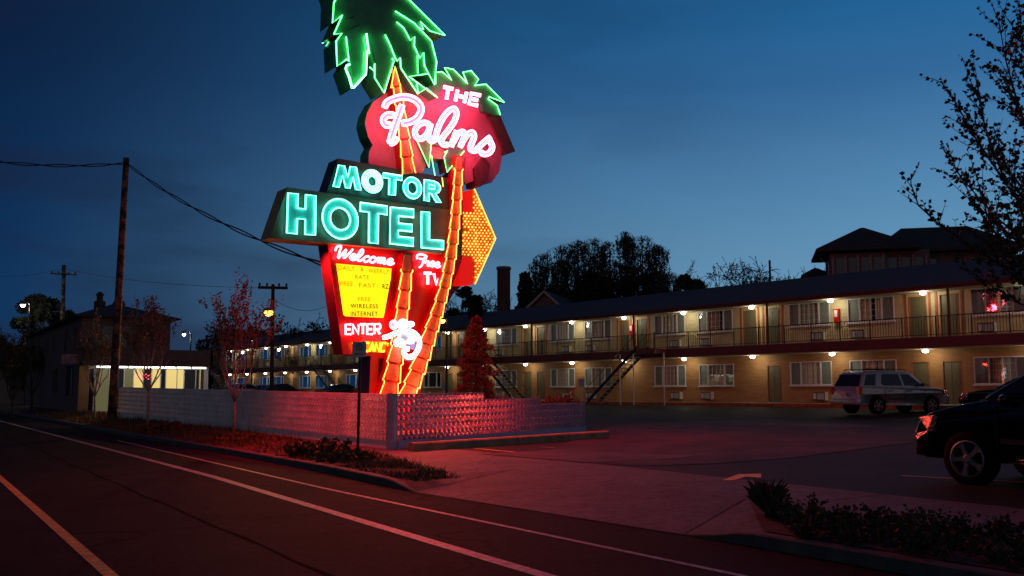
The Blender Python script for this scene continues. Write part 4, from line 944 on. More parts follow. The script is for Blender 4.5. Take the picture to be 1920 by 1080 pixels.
tag(rest.build('light_bulbs', M['bulb'], ar, True), kind='stuff')
# added lamps that boost the neon's red over street and lot; tubes alone too weak
def slight(px, py, off, pw, col, aim, ang=150, rad=.25): return lamp('neon_fill_light', sp(px, py, off), pw, col, sgn, rad, 'SPOT', aim, R(ang), .6)
DN = Vector((0, 0, -1))
RED = (1, .018, .03)
slight(820, 235, .9, 1500, RED, SNn+DN*.75, 165)
slight(735, 505, .45, 520, (1, .012, .012), SNn+DN*.8, 165, .15)
slight(790, 655, .75, 260, (1, .07, .015), SNn+DN*.5, 165, .15)
slight(640, 470, .5, 120, (1, .02, .02), Vector((-.35, -.5, -1)), 120, .12)
slight(780, 235, -1.1, 520, RED, -SNn-SA*.6+DN*.7, 140)
slight(655, 505, -.8, 260, (1, .03, .02), -SNn-SA*.3+DN*.9, 150, .15)
slight(582, 474, -.12, 900, (1, .02, .03), DN+D_*.5, 125, .12)
slight(938, 330, -.1, 1500, RED, SA+DN*.45, 172)
slight(862, 600, -.95, 170, (1, .03, .015), -SNn+SA*.8+DN*.2, 120, .15)
lamp('neon_fill_light', sp(800, 738, .5), 220, (1, .06, .03), sgn, .25)
lamp('neon_fill_light', sp(870, 738, .2), 90, (1, .03, .03), sgn, .25)
# the rear face carries the same words and trunk neon
b = MB()
for strokes in palms.values():
    for s_ in strokes: b.tube([sp(x, y, -.75) for x, y in smooth(s_, 3)], .03, 4)
b.build('rear_pink_neon', M['t_pink'], sgn)
shift(sgn)

# ================================================================ TREES
def rnd(a=1): return Vector((random.uniform(-a, a), random.uniform(-a, a), random.uniform(-a, a)))
def fit(w, lf, h):      # scale a grown plant so that its topmost twig reaches the height seen
    k = h/max(v.z for v in w.v+lf.v)
    for m_ in (w, lf):
        for i, v in enumerate(m_.v): m_.v[i] = Vector((v.x, v.y, v.z*k))
def grow(w, lf, p, d, ln, r, dep, leafn, leafsz, spread=.55, up=.12, droop=0, minr=.004):
    n = 4; pts = [p]; q = p.copy(); dd = d.normalized()
    for i in range(n): dd = (dd+rnd(.13)+Vector((0, 0, up-droop))).normalized(); q = q+dd*ln/n; pts.append(q.copy())
    rs = [max(minr, r*(1-.45*i/n)) for i in range(n+1)]; w.tube(pts, rs, 5 if r > .02 else 3)
    if dep <= 1:
        for i in range(leafn):
            t = random.random()*n; k = min(n-1, int(t)); a = pts[k].lerp(pts[k+1], t-k); lf.leaf(a+rnd(.02), rnd()+dd*.6, leafsz*random.uniform(.6, 1.3))
    if dep > 0:
        for i in range(random.choice((2, 3, 3))):
            t = random.uniform(.35, 1)*n; k = min(n-1, int(t)); a = pts[k].lerp(pts[k+1], t-k); nd = (dd+rnd(spread)).normalized(); grow(w, lf, a, nd, ln*random.uniform(.6, .82), rs[k]*.62, dep-1, leafn, leafsz, spread, up, droop, minr)
def street_tree(base, h, th, label, r=.055, width=1.0, leafn=9, dep=4, m=M['bark'], ml=M['leaf_red'], sz=.075, group='young street trees on the verge'):
    t = thing('street_tree', label, 'tree', base, group=group); w, lf = MB(), MB(); top = Vector((0, 0, th))
    w.tube([Vector((0, 0, -.1)), Vector((.02, 0, th*.5)), top], [r*1.15, r, r*.9], 8)
    for i in range(6):
        a = 2*PI*i/6+random.uniform(-.4, .4); d = Vector((math.cos(a)*.5*width, math.sin(a)*.5*width, 1)); grow(w, lf, top+Vector((0, 0, -.1*i/6)), d, (h-th)*.42, r*.55, dep, leafn, sz, .45, .16)
    grow(w, lf, top, Vector((0, 0, 1)), (h-th)*.52, r*.7, dep, leafn, sz, .4, .2)
    fit(w, lf, h); w.build('trunk', m, t, True); lf.build('crown', ml, t, recalc=False); return t
random.seed(11)
p = P(438, 812, 28.5); street_tree(p, P(420, 500, 28.5).z-p.z, 1.15, 'young tree with red lit pale trunk nearest the orange street lamp on the grass verge', .045, .95, 6)
random.seed(5); p = P(276, 795, 35.5); street_tree(p, P(276, 545, 35.5).z-p.z, 1.35, 'middle young tree in front of the block wall, right of the wooden utility pole', .05, 1.1, 6)
random.seed(8); p = P(176, 785, 43); street_tree(p, P(185, 575, 43).z-p.z, 1.2, 'young tree left of the wooden utility pole in front of the stucco building', .05, .9, 6)
# dark trees at the far left edge
random.seed(21)
for px, Y, h in ((22, 52, 4.6), (58, 70, 5.0), (-25, 42, 5.0)):
    q = P(px, 775, Y); q.z = gp(q.x, q.y); street_tree(q, h, 1.2, 'dark young tree at the left end of the street' if px > -10 else 'dark young tree at the left edge beside the road', .07, 1.0, 10, 4, M['bark_dark'], M['leaf_dark'], .09, 'dark trees at the far left')
# foreground tree on the right: trunk outside the frame, limbs reach in
random.seed(3)
rt = thing('foreground_tree', 'leafy dark tree reaching into the frame on the right above the parked cars', 'tree', P(2060, 1010, 10.5)); rt.location.z = .1
w, lf = MB(), MB(); base = rt.location.copy()
tk = [base, P(2058, 800, 10.5), P(2050, 640, 10.5), P(2035, 500, 10.6), P(2020, 330, 10.7), P(2005, 120, 10.9)]
w.tube(tk, [.12, .1, .09, .075, .055, .03], 8)
limbs = [([(2050, 640), (1950, 560), (1880, 500), (1810, 455), (1760, 420), (1722, 385), (1708, 345), (1708, 325)], 10.4, .035), ([(2040, 600), (1960, 450), (1890, 350), (1830, 260), (1790, 190), (1763, 152)], 10.8, .035),
         ([(2030, 480), (1960, 330), (1910, 200), (1885, 110), (1873, 40)], 11.3, .035), ([(2010, 330), (1960, 180), (1920, 90), (1905, 50)], 10.2, .03), ([(2040, 560), (1940, 470), (1860, 400), (1800, 330), (1762, 270)], 11.6, .03),
         ([(2030, 470), (1950, 400), (1880, 330), (1845, 230), (1830, 150)], 9.8, .03), ([(2035, 520), (1960, 480), (1900, 440), (1850, 420), (1800, 330), (1785, 300)], 11.0, .03),
         ([(2030, 300), (1960, 230), (1930, 160), (1915, 120)], 10.9, .025), ([(2040, 420), (1980, 340), (1950, 260), (1940, 180)], 11.4, .025), ([(2040, 500), (1970, 430), (1900, 330), (1860, 290), (1850, 250)], 11.2, .025), ([(2040, 620), (1960, 540), (1880, 470), (1850, 400), (1840, 360)], 10.1, .03),
         ([(2045, 660), (1960, 590), (1890, 560), (1850, 540)], 10.6, .025), ([(2040, 540), (1985, 500), (1930, 470), (1890, 440), (1870, 420)], 11.5, .025), ([(2030, 450), (1975, 380), (1915, 370), (1880, 300)], 9.9, .025), ([(2020, 400), (1950, 280), (1925, 230), (1890, 170)], 10.6, .025), ([(2040, 560), (1990, 450), (1930, 420), (1900, 380)], 10.1, .025), ([(2040, 600), (1970, 520), (1920, 490), (1850, 470)], 10.9, .025)]
for pl, Y, r in limbs:
    pts = [P(x, y, 10.5+(Y-10.5)*min(1, i/2)) for i, (x, y) in enumerate(pl)]; n = len(pts); w.tube(pts, [r*.45*(1-.85*i/(n-1))+.002 for i in range(n)], 6)
    for i in range(n-1):
        d = pts[i+1]-pts[i]; ll = d.length
        for j in range(max(1, int(ll/.05))):
            a = pts[i]+d*random.random()
            if i < 1 and random.random() < .6: continue
            nd = (d.normalized()*.8+rnd(.75)+Vector((0, 0, .35))).normalized(); L_ = random.uniform(.12, .62)*(1 if pl[i+1][0] > 1815 else .42); e2 = a+nd*L_; w.tube([a, a.lerp(e2, .5)+rnd(.012), e2], [.006, .0045, .0025], 3)
            for k in range(int(L_/.031)): lf.leaf(a.lerp(e2, random.uniform(.15, 1.05))+rnd(.014), rnd()+nd*.7, random.uniform(.03, .07), .42)
w.build('trunk', M['bark_dark'], rt, True); lf.build('crown', M['leaf_dark'], rt, recalc=False); shift(rt)
# conifers lit red behind the wall
def conifer(base, h, w0, label, m, n=5200, sz=.11, spire=.12, group=None, name='conifer'):
    t = thing(name, label, 'tree', base, group=group); b = MB(); tr = MB(); tr.tube([Vector((0, 0, -.2)), Vector((0, 0, h*.96))], [w0*.06, .012], 6)
    tiers = int(h*4.6)
    for i in range(tiers):
        z = h*(.03+.93*i/tiers); rr = w0*(1-(i/tiers))**.85*(1 if z < h*(1-spire) else .6)+.04; nb = 9 if i < tiers*.8 else 6
        for k in range(nb):
            a = 2*PI*(k+random.random()*.8)/nb; R_ = rr*random.uniform(.5, 1.22)*(1+.12*math.sin(a*2+i*.6)); tip = Vector((math.cos(a)*R_, math.sin(a)*R_, z-.10*R_+random.uniform(-.05, .08))); root = Vector((0, 0, z+.05)); tr.tube([root, tip], [.012, .004], 3)
            for q in range(int(n/(tiers*nb))): f_ = random.uniform(.25, 1.03)**.7; b.leaf(root.lerp(tip, f_)+rnd(.05+.05*R_), (tip-root).normalized()+rnd(.8)+Vector((0, 0, .3)), sz*random.uniform(.6, 1.2), .2)
    tr.build('trunk', M['bark_dark'], t); b.build('crown', m, t, recalc=False); return t
random.seed(2)
p = P(893, 790, 30); p.z = gp(p.x, p.y); conifer(p, (740-592)*30/FPX+1.0+.25, 1.0, 'spruce glowing red behind the lot side of the block wall', M['needle'], 30000, .085)
p = P(690, 790, 27.5); p.z = gp(p.x, p.y); conifer(p, 2.35, .52, 'small conical evergreen glowing red behind the pylon of the neon sign', M['needle'], 12000, .07)
# little rose bushes in the wall's planter
random.seed(4)
for i, (px, py, Y) in enumerate(((1030, 752, 31), (1050, 748, 32), (1066, 752, 31.5))):
    q = P(px, 790, Y); q.z = gp(q.x, q.y); t = thing('rose_bush', ('rose bush behind the stepped end of the block wall, left of its group', 'rose bush behind the stepped end of the block wall, middle of three', 'rose bush behind the low end of the block wall, right of its group')[i], 'shrub', q, group='rose bushes behind the block wall')
    w, lf = MB(), MB()
    for k in range(6): grow(w, lf, Vector((0, 0, 0)), Vector((random.uniform(-.5, .5), random.uniform(-.5, .5), 1)), .55, .012, 2, 10, .07, .6)
    w.build('stems', M['bark_dark'], t); lf.build('foliage', M['leaf_red'], t, recalc=False)
# shrubs and plants in the front bed (right foreground)
def shrub(base, rx, h, label, n, m, sz=.045, group='low shrubs in the front planting bed', name='shrub'):
    t = thing(name, label, 'shrub', base, group=group); w, lf = MB(), MB()
    for k in range(int(26*rx/.5)):
        a = random.uniform(0, 2*PI); q = random.random()**.6*rx; st = Vector((math.cos(a)*q*.75, math.sin(a)*q*.75, 0)); tp = Vector((math.cos(a)*q, math.sin(a)*q, h*random.uniform(.5, 1.1)*(1-.35*(q/rx)**2))); md = st.lerp(tp, .5)+rnd(.05); w.tube([Vector((0, 0, -.05)), st*.6, md, tp], [.006, .007, .005, .003], 3)
        for j in range(int(n/26)): f_ = random.uniform(.15, 1.05); v = st.lerp(md, f_*2) if f_ < .5 else md.lerp(tp, f_*2-1); lf.leaf(v+rnd(.045), rnd()+Vector((0, 0, .4)), sz*random.uniform(.6, 1.4))
    w.build('stems', M['bark_dark'], t); lf.build('foliage', m, t, recalc=False); return t
M['shrub_leaf'] = mat('shrub_leaf', (.075, .055, .02), .75, scale=3, col2=(.03, .035, .015))
random.seed(9)
ordn = ['first', 'second', 'third', 'fourth', 'fifth', 'sixth', 'seventh', 'eighth', 'ninth']
for row, (n_r, s0, d0) in enumerate(((9, 6.55, 7.55), (9, 7.35, 8.3))):
    for i in range(n_r):
        s_ = s0-i*.72+random.uniform(-.1, .1); shrub(SD(s_, d0+random.uniform(-.12, .12), .12), random.uniform(.42, .52), random.uniform(.18, .33)*(.75 if row == 0 else 1), f"low dark shrub, {ordn[i]} from the driveway in the {('kerb side', 'sidewalk side')[row]} row of the front bed", 1500, M['shrub_leaf'], .038)
q = SD(7.75, 8.2, .13); t = thing('spiky_grass_clump', 'upright clump of narrow leaves at the driveway end of the front bed', 'plant', q); b = MB()
for k in range(90): a = random.uniform(0, 2*PI); e2 = Vector((math.cos(a)*random.uniform(.05, .28), math.sin(a)*random.uniform(.05, .28), random.uniform(.2, .42))); n_ = Vector((-math.sin(a), math.cos(a), 0))*.008; b.quad(-n_, n_, e2*.6+n_+Vector((0, 0, .08)), e2, e2*.6-n_+Vector((0, 0, .08)))
b.build('leaves', M['leaf_dark'], t, recalc=False)
# grass on the verge
random.seed(13); b = MB()
for k in range(46000):
    s_ = 13.5+(random.random()**1.4)*48; d = random.uniform(kd(s_)+.15, min(8.85, dmax(s_)+.1)-random.random()**3*.4)
    if s_ < 14.3 and random.random() < .7: continue
    if random.random() > .38+.5*math.sin(s_*1.7+d*2.3)*math.sin(s_*.7-d*3)+.25*math.sin(s_*5.1+d*7): continue
    h = random.uniform(.02, .085)*(1.6 if s_ > 24 else 1)*random.choice((1, 1, 1, 1.9)); q = SD(s_, d, gz(s_, d)); a = random.uniform(0, 2*PI); n_ = Vector((math.cos(a), math.sin(a), 0))*random.uniform(.004, .010)*(1+s_/25); tp = q+Vector((random.uniform(-.09, .09), random.uniform(-.09, .09), h)); b.quad(q-n_, q+n_, tp+n_*.2)
tag(b.build('verge_grass', M['grass'], recalc=False), kind='stuff', label='rough grass growing over the verge between road and block wall')
random.seed(14)
for i, (s_, d) in enumerate(((19.6, 7.6), (18.1, 7.5), (25.5, 7.5), (33, 7.4))):
    shrub(SD(s_, d, gz(s_, d)), (.75, .6, .7, .9)[i], (.30, .13, .16, .26)[i], ('rounded dark weed clump at the foot of the parking sign post', 'low weed clump at the driveway end of the verge', 'weed clump on the verge right of the red lit street tree', 'weed clump on the verge between the two street trees')[i], 1500, M['grass'], .07, 'weed clumps on the verge', 'weed_clump')
# ---- background trees behind the motel
def willow(base, h, w, label, seed, n=330):
    random.seed(seed); t = thing('willow_tree', label, 'tree', base, group='tall weeping trees behind the motel'); w_, lf = MB(), MB()
    w_.tube([Vector((0, 0, 0)), Vector((.2, 0, h*.4)), Vector((0, .2, h*.8))], [.45, .33, .12], 8)
    nc = max(6, n//14)
    for i in range(nc):      # drooping clumps at uneven heights, gaps between them
        a = random.uniform(0, 2*PI); q = (i/nc)**.6*w; hc = h*(1.0-.10*(q/w)**2-random.uniform(0, .34)*(i > 0)); c_ = Vector((math.cos(a)*q, math.sin(a)*q*.7, hc)); s0 = Vector((0, 0, h*random.uniform(.35, .6))); m_ = s0.lerp(c_, .6)+Vector((0, 0, .5)); w_.tube([s0, m_, c_], [.12, .07, .03], 5)
        rc = random.uniform(.8, 1.6)
        for k in range(22):
            a = random.uniform(0, 2*PI); q = random.random()**.5*rc; p_ = c_+Vector((math.cos(a)*q, math.sin(a)*q, -.5*q*q/rc+random.uniform(-.2, .15))); w_.tube([m_.lerp(c_, .8), c_.lerp(p_, .6)+Vector((0, 0, .15)), p_], [.02, .015, .01], 3)
            Ln = random.uniform(.8, 3.2)*(1.2 if q > rc*.6 else .8); dr = Vector((random.uniform(-.12, .12), random.uniform(-.12, .12), -1)); w_.tube([p_, p_+dr*Ln], [.012, .006], 3)
            for k2 in range(int(Ln*9)): f_ = random.random()**1.3; lf.leaf(p_+dr*f_*Ln+rnd(.13*(1-f_*.5)), rnd()+Vector((0, 0, -1.2)), random.uniform(.12, .30), .28)
    fit(w_, lf, h); w_.build('trunk', M['bark_dark'], t); lf.build('crown', M['willow'], t, recalc=False)
names = ['leftmost of the tall weeping trees behind the roof, beside the dark fir', 'second from the left of the weeping trees', 'third from the left of the weeping trees', 'fourth from the left of the weeping trees', 'fifth from the left of the weeping trees', 'tallest of the weeping trees, with a pointed top', 'weeping tree just right of the tallest one', 'rightmost of the weeping trees behind the roof']
for i, (px, top, Y, w) in enumerate(((1018, 474, 100, 1.7), (1052, 458, 97, 2.1), (1084, 448, 99, 2.2), (1114, 444, 95, 2.2), (1143, 450, 98, 2.0), (1172, 432, 96, 1.7), (1204, 440, 99, 2.6), (1236, 458, 97, 2.2))):
    q = P(px, top, Y); h = q.z-.6; q.z = .6; willow(q, h, w, names[i], 40+i, 190)
def bare(base, h, label, seed, w=.7, dep=5, m=M['bark_dark'], leafn=1, r=.16):
    random.seed(seed); t = thing('bare_tree', label, 'tree', base, group='leafless trees on the skyline'); w_, lf = MB(), MB(); w_.tube([Vector((0, 0, 0)), Vector((0, 0, h*.3))], [r, r*.8], 6)
    for i in range(6): a = 2*PI*i/6+random.random(); grow(w_, lf, Vector((0, 0, h*.28)), Vector((math.cos(a)*w*1.2, math.sin(a)*w*1.2, 1)), h*.30, r*.6, dep, leafn, .16, .85, .0, 0, .022)
    fit(w_, lf, h); w_.build('trunk', m, t); lf.build('crown', M['leaf_dark'], t, recalc=False)
for px, top, Y, lab, sd_, w, lf_ in ((1290, 492, 92, 'leafless tree on the skyline right of the weeping trees', 1, .8, 2), (1325, 512, 84, 'small leafless tree over the roof right of the dark round evergreen', 2, .7, 1), (1415, 480, 84, 'leafless tree left of the chimney pipe on the skyline', 3, .9, 1), (1475, 470, 80, 'spreading leafless tree right of the chimney pipe on the skyline', 4, .95, 1), (905, 520, 110, 'bare tree left of the brick chimney stack', 5, .7, 3), (583, 588, 105, 'bushy bare tree behind the left wing roof', 6, .9, 4), (1905, 440, 60, 'bare tree behind the right end of the roof', 7, .8, 2)):
    q = P(px, top, Y); h = (q.z-.6)*1.02; q.z = .6; bare(q, h, lab, sd_, w, 5, leafn=lf_)
def evergreen(base, h, w, label, seed, n=7000, sz=.35, m=M['needle_dark'], name='evergreen_tree', shape='round'):
    random.seed(seed); t = thing(name, label, 'tree', base, group='dark evergreens around the motel'); b = MB(); tr = MB(); tr.tube([Vector((0, 0, -.3)), Vector((0, 0, h*.8))], [.25, .06], 6)
    cl = []
    for i in range(46):
        z = random.uniform(.1, 1); rr = w*(math.sqrt(max(0, 1-((z-.45)/.56)**2)) if shape == 'round' else (1.02-z)); a = random.uniform(0, 2*PI); q = random.uniform(.35, 1)*rr; cl.append((Vector((math.cos(a)*q, math.sin(a)*q, z*h)), w*random.uniform(.2, .36)*(1.15-z*.5)))
    for c_, r_ in cl:
        tr.tube([Vector((0, 0, c_.z*.8)), c_], [.05, .02], 3)
        for k in range(n//46):
            v = rnd().normalized()*r_*random.random()**.35; v.z *= .75; b.leaf(c_+v, v+rnd(.4), sz*random.uniform(.6, 1.2), .4)
    tr.build('trunk', M['bark_dark'], t); b.build('crown', m, t, recalc=False)
for px, top, Y, w, lab, sd_, shp in ((985, 508, 88, 2.0, 'dark fir right of the brick chimney stack', 1, 'cone'), (1288, 520, 86, 2.3, 'dark rounded evergreen behind the motel roof', 2, 'round'), (1110, 520, 92, 3.8, 'dark evergreen mass in front of the weeping trees, left one', 3, 'round'), (1190, 522, 93, 3.8, 'dark evergreen mass in front of the weeping trees, right one', 4, 'round'), (868, 545, 96, 2.2, 'dark evergreen right of the neon sign pylon', 5, 'round'), (85, 556, 90, 2.9, 'dark rounded tree beyond the stucco building roof', 6, 'round'), (895, 560, 80, 2.0, 'dark fir left of the brick chimney stack', 7, 'cone'), (1040, 540, 94, 2.6, 'dark evergreen below the leftmost weeping tree', 8, 'round')):
    q = P(px, top, Y); h = q.z-.5; q.z = .5; evergreen(q, h, w, lab, 60+sd_, 12000, .3, shape=shp)
for i, px in enumerate((398, 438, 470)):
    q = P(px, 618, 122+i*3); h = q.z-.5; q.z = .5; evergreen(q, h, 3.2, ('dark tree beyond the far end of the motel, left one', 'dark tree beyond the far end of the motel, middle one', 'dark tree beyond the far end of the motel, right one')[i], 80+i, 3500, .4)

# ================================================================ VEHICLES
def wheel_meshes(r, w=.22, rr=None, sp_=5):
    rr = rr or r*.66; t = MB(); t.lathe([(rr, -w/2+.01), (r*.93, -w/2), (r, -w/2+.04), (r, w/2-.04), (r*.93, w/2), (rr, w/2-.01)], (0, 0, 0), 28, 'y', caps=False)
    m = MB(); 
    n = 28
    for k in range(n):
        a0, a1 = 2*PI*k/n, 2*PI*(k+1)/n
        for (r0, y0), (r1, y1) in (((rr, w/2-.01), (rr*.92, w/2+.002)), ((rr*.92, w/2+.002), (rr*.88, w/2-.06))):
            m.quad(*[(q*math.cos(a), y, q*math.sin(a)) for q, y, a in ((r0, y0, a0), (r0, y0, a1), (r1, y1, a1), (r1, y1, a0))])
    for k in range(sp_):
        a = 2*PI*k/sp_+PI/2; d = Vector((math.cos(a), 0, math.sin(a))); s = Vector((-math.sin(a), 0, math.cos(a))); Y = Vector((0, 1, 0))
        f_ = [d*.03+s*.035, d*rr*.55+s*rr*.10, d*rr*.91+s*rr*.2, d*rr*.91-s*rr*.2, d*rr*.55-s*rr*.10, d*.03-s*.035]; m.prism([v+Y*(w/2-.012) for v in f_], [v+Y*(w/2-.05) for v in f_])
    m.lathe([(.06, w/2-.06), (.06, w/2-.005), (.04, w/2+.005)], (0, 0, 0), 10, 'y')
    bk = MB(); bk.lathe([(rr*.97, -.02), (rr*.97, 0)], (0, 0, 0), 20, 'y')
    return t.mesh('tyre', M['rubber'], True), m.mesh('rim', M['rim']), bk.mesh('brake_disc', M['plastic'])
def bev(o, off, seg=2, ang=28):
    me = o.data; b = bmesh.new(); b.from_mesh(me); bmesh.ops.remove_doubles(b, verts=b.verts, dist=1e-5); bmesh.ops.dissolve_limit(b, angle_limit=R(3), verts=b.verts, edges=b.edges)
    ed = [e for e in b.edges if len(e.link_faces) == 2 and e.calc_face_angle(0) > R(ang)]
    bmesh.ops.bevel(b, geom=ed, offset=off, segments=seg, profile=.6, affect='EDGES', clamp_overlap=True); bmesh.ops.recalc_face_normals(b, faces=b.faces); b.to_mesh(me); b.free()
    me.polygons.foreach_set('use_smooth', [True]*len(me.polygons))
def car(name, label, cat, pos, head, paint, sp, group=None):
    hw, wr, ax = sp['hw'], sp['wr'], sp['ax']; t = thing(name, label, cat, pos, math.atan2(head[1], head[0]), group)
    b = MB(); low = sp['low']; zt = max(z for x, z in low); f_ = lambda y, k: [Vector((x*(1 if abs(x) < 1.7 else k), y*(.985 if z > zt-.1 else 1)*(.94 if abs(x) > 1.95 else 1), z)) for x, z in low]
    b.prism(f_(hw, 1), f_(-hw, 1)); body = b.build('body', paint, t)
    cs = []
    for x in ax:
        c = MB(); c.lathe([(wr+.065, -hw-.2), (wr+.065, -hw+.28)], (x, 0, wr), 24, 'y'); cs.append(c.build('c', paint, t)); c = MB(); c.lathe([(wr+.065, hw-.28), (wr+.065, hw+.2)], (x, 0, wr), 24, 'y'); cs.append(c.build('c', paint, t))
    bev(body, .035); cut(body, cs); body.data.polygons.foreach_set('use_smooth', [True]*len(body.data.polygons))
    b = MB(); gh = sp['gh']; zb = min(z for x, z in gh); zr = max(z for x, z in gh); yy = lambda z: hw-.045-sp.get('tum', .16)*((z-zb)/(zr-zb))**1.1
    b.prism([Vector((x, yy(z), z)) for x, z in gh], [Vector((x, -yy(z), z)) for x, z in gh]); cb = b.build('cabin', paint, t); bev(cb, .05, 3, 12)
    g = MB()
    for w_ in sp['win']:
        for sg in (1, -1): pts = [Vector((x, sg*(yy(z)+.004), z)) for x, z in w_]; g.prism(pts, [v-Vector((0, sg*.03, 0)) for v in pts])
    for (xa, za), (xb, zb_) in sp['screens']:
        d = Vector((zb_-za, 0, -(xb-xa))).normalized()*.006; d = d if (d.x > 0) == (xa > 0) else -d; iy = .09
        pts = [Vector((xa, yy(za)-iy, za))+d, Vector((xa, -yy(za)+iy, za))+d, Vector((xb, -yy(zb_)+iy, zb_))+d, Vector((xb, yy(zb_)-iy, zb_))+d]; g.prism(pts, [v-d*4 for v in pts])
    g.split('window', M['dark_glass'], t)
    T_m, R_m, B_m = sp['wm']
    for x in ax:
        for sg in (1, -1):
            w_ = thing('wheel', None, None, (x, sg*(hw-.115), wr)); w_.parent = t; w_.rotation_euler = (0, random.random(), 0 if sg > 0 else PI); part('tyre', T_m, w_); part('rim', R_m, w_); part('brake_disc', B_m, w_)
    xf, xr = max(x for x, z in low), min(x for x, z in low)
    for sg in (1, -1):
        h = MB(); y0, y1 = sg*(hw*.94-.0), sg*(hw*.94-.42)
        zf = sp['hl']; pts = [Vector((xf-.03, y1, zf-.07)), Vector((xf-.03, y1, zf+.06)), Vector((xf-.32, sg*(hw+.004), zf+.10)), Vector((xf-.30, sg*(hw+.004), zf-.05))]; hh_ = sp.get('hh', 1); pts = [Vector((xf+.012, y1, zf-.08*hh_)), Vector((xf-.02, y1, zf+.07)), Vector((xf-.06, sg*hw*.9, zf+.10*hh_)), Vector((xf-.36, sg*(hw+.008), zf+.13*hh_)), Vector((xf-.27, sg*(hw+.010), zf-.05*hh_)), Vector((xf-.06, sg*hw*.965, zf-.15*hh_)), Vector((xf-.0, sg*hw*.92, zf-.09*hh_))]
        h.prism(pts, [v+Vector((-.05, -sg*.05, 0)) for v in pts]); h.build('headlight', M['lens'], t)
        k = MB(); zt_ = sp['tl']; k.box(xr-.012, xr+.16, sg*(hw+.006) if sg < 0 else hw-.12, -hw+.12 if sg < 0 else hw+.006, zt_-.16, zt_+.14); k.build('taillight', M['tail'], t)
        m = MB(); x_, z_ = sp['mir']; m.lathe([(.02, -.09), (.075, -.07), (.085, 0), (.06, .06), (.01, .08)], (x_, sg*(hw+.10), z_), 8, 'y'); m.box(x_-.03, x_+.03, min(sg*(hw-.06), sg*(hw+.06)), max(sg*(hw-.06), sg*(hw+.06)), z_-.05, z_-.01); m.build('mirror', sp.get('mirm', M['plastic']), t)
    bp = MB(); zz = sp['bump']; bp.box(xf-.12, xf+.03, -hw*.88, hw*.88, zz-.12, zz+.1); bp.box(xr-.06, xr+.12, -hw+.04, hw-.04, zz-.12, zz+.1); 
    for o in bp.split('bumper', sp.get('bm', paint), t): bev(o, .03)
    pl = MB(); pl.box(xr-.075, xr-.062, -.2, .2, sp['pz']-.06, sp['pz']+.06); pl.build('number_plate', M['plate'], t)
    gr = MB()
    for i in range(4): gr.box(xf-.01, xf+.015, -hw*.5, hw*.5, sp['hl']-.09+i*.045, sp['hl']-.07+i*.045)
    gr.build('grille', M['plastic'], t)
    tr = MB()
    for sg in (1, -1):
        for x in sp['seam']: tr.box(x-.004, x+.004, min(sg*(hw-.02), sg*(hw+.002)), max(sg*(hw-.02), sg*(hw+.002)), .45, zb-.06)
        tr.box(ax[0]+.5 if ax[0] < ax[1] else ax[1]+.5, max(ax)-.5, min(sg*(hw-.02), sg*(hw+.012)), max(sg*(hw-.02), sg*(hw+.012)), .60, .66)
    tr.build('door_seams', M['plastic'], t)
    hd = MB()
    for sg in (1, -1):
        for x in sp['hand']: hd.box(x-.09, x+.09, min(sg*hw, sg*(hw+.03)), max(sg*hw, sg*(hw+.03)), zb-.15, zb-.11)
    hd.split('door_handle', sp.get('hm', M['plastic']), t)
    if sp.get('rack'):
        r_ = MB()
        for sg in (1, -1): r_.tube([Vector((-1.8, sg*(hw-.28), zr+.0)), Vector((-1.7, sg*(hw-.28), zr+.06)), Vector((.2, sg*(hw-.28), zr+.06)), Vector((.3, sg*(hw-.28), zr))], .018, 6)
        for x in (-1.3, -.2): r_.tube([Vector((x, -hw+.28, zr+.06)), Vector((x, hw-.28, zr+.06))], .015, 6)
        r_.build('roof_rack', M['plastic'], t)
    return t
W36 = wheel_meshes(.36, .24, .225, 5); W37 = wheel_meshes(.372, .25, .255, 5); W31 = wheel_meshes(.315, .2, .2, 6)
SUV = dict(hw=.87, wr=.36, ax=(-1.34, 1.36), low=[(-2.2, .40), (-2.28, .5), (-2.26, .8), (-2.2, 1.08), (.9, 1.1), (1.25, 1.08), (1.95, 1.0), (2.18, .9), (2.27, .6), (2.2, .42), (1.3, .34), (-1.3, .34)],
           gh=[(-2.19, 1.06), (-1.92, 1.62), (-1.75, 1.70), (-.6, 1.74), (.3, 1.70), (.5, 1.64), (1.14, 1.06)],
           win=[[(-1.98, 1.14), (-1.78, 1.56), (-1.30, 1.60), (-1.42, 1.14)], [(-1.12, 1.22), (-1.02, 1.56), (-.95, 1.60), (-.2, 1.60), (-.08, 1.14), (-1.02, 1.14)], [(.02, 1.14), (-.08, 1.60), (.34, 1.59), (.93, 1.14)]],
           screens=[((1.14, 1.10), (.52, 1.62)), ((-2.185, 1.12), (-1.95, 1.58))], wm=W36, hl=.86, tl=.95, mir=(.78, 1.18), bump=.5, bm=None, pz=.8, seam=(-.98, .0, .98), hand=(-.72, .22), rack=True)
SUV['bm'] = M['silver']
h_ = Vector((.94, .34)).normalized(); pos = Vector((15.5, 39.9, 0)); pos.z = gp(pos.x, pos.y)+.0
car('parked_suv', 'silver four door SUV with dark windows parked facing the motel doors', 'car', pos, h_, M['silver'], SUV)
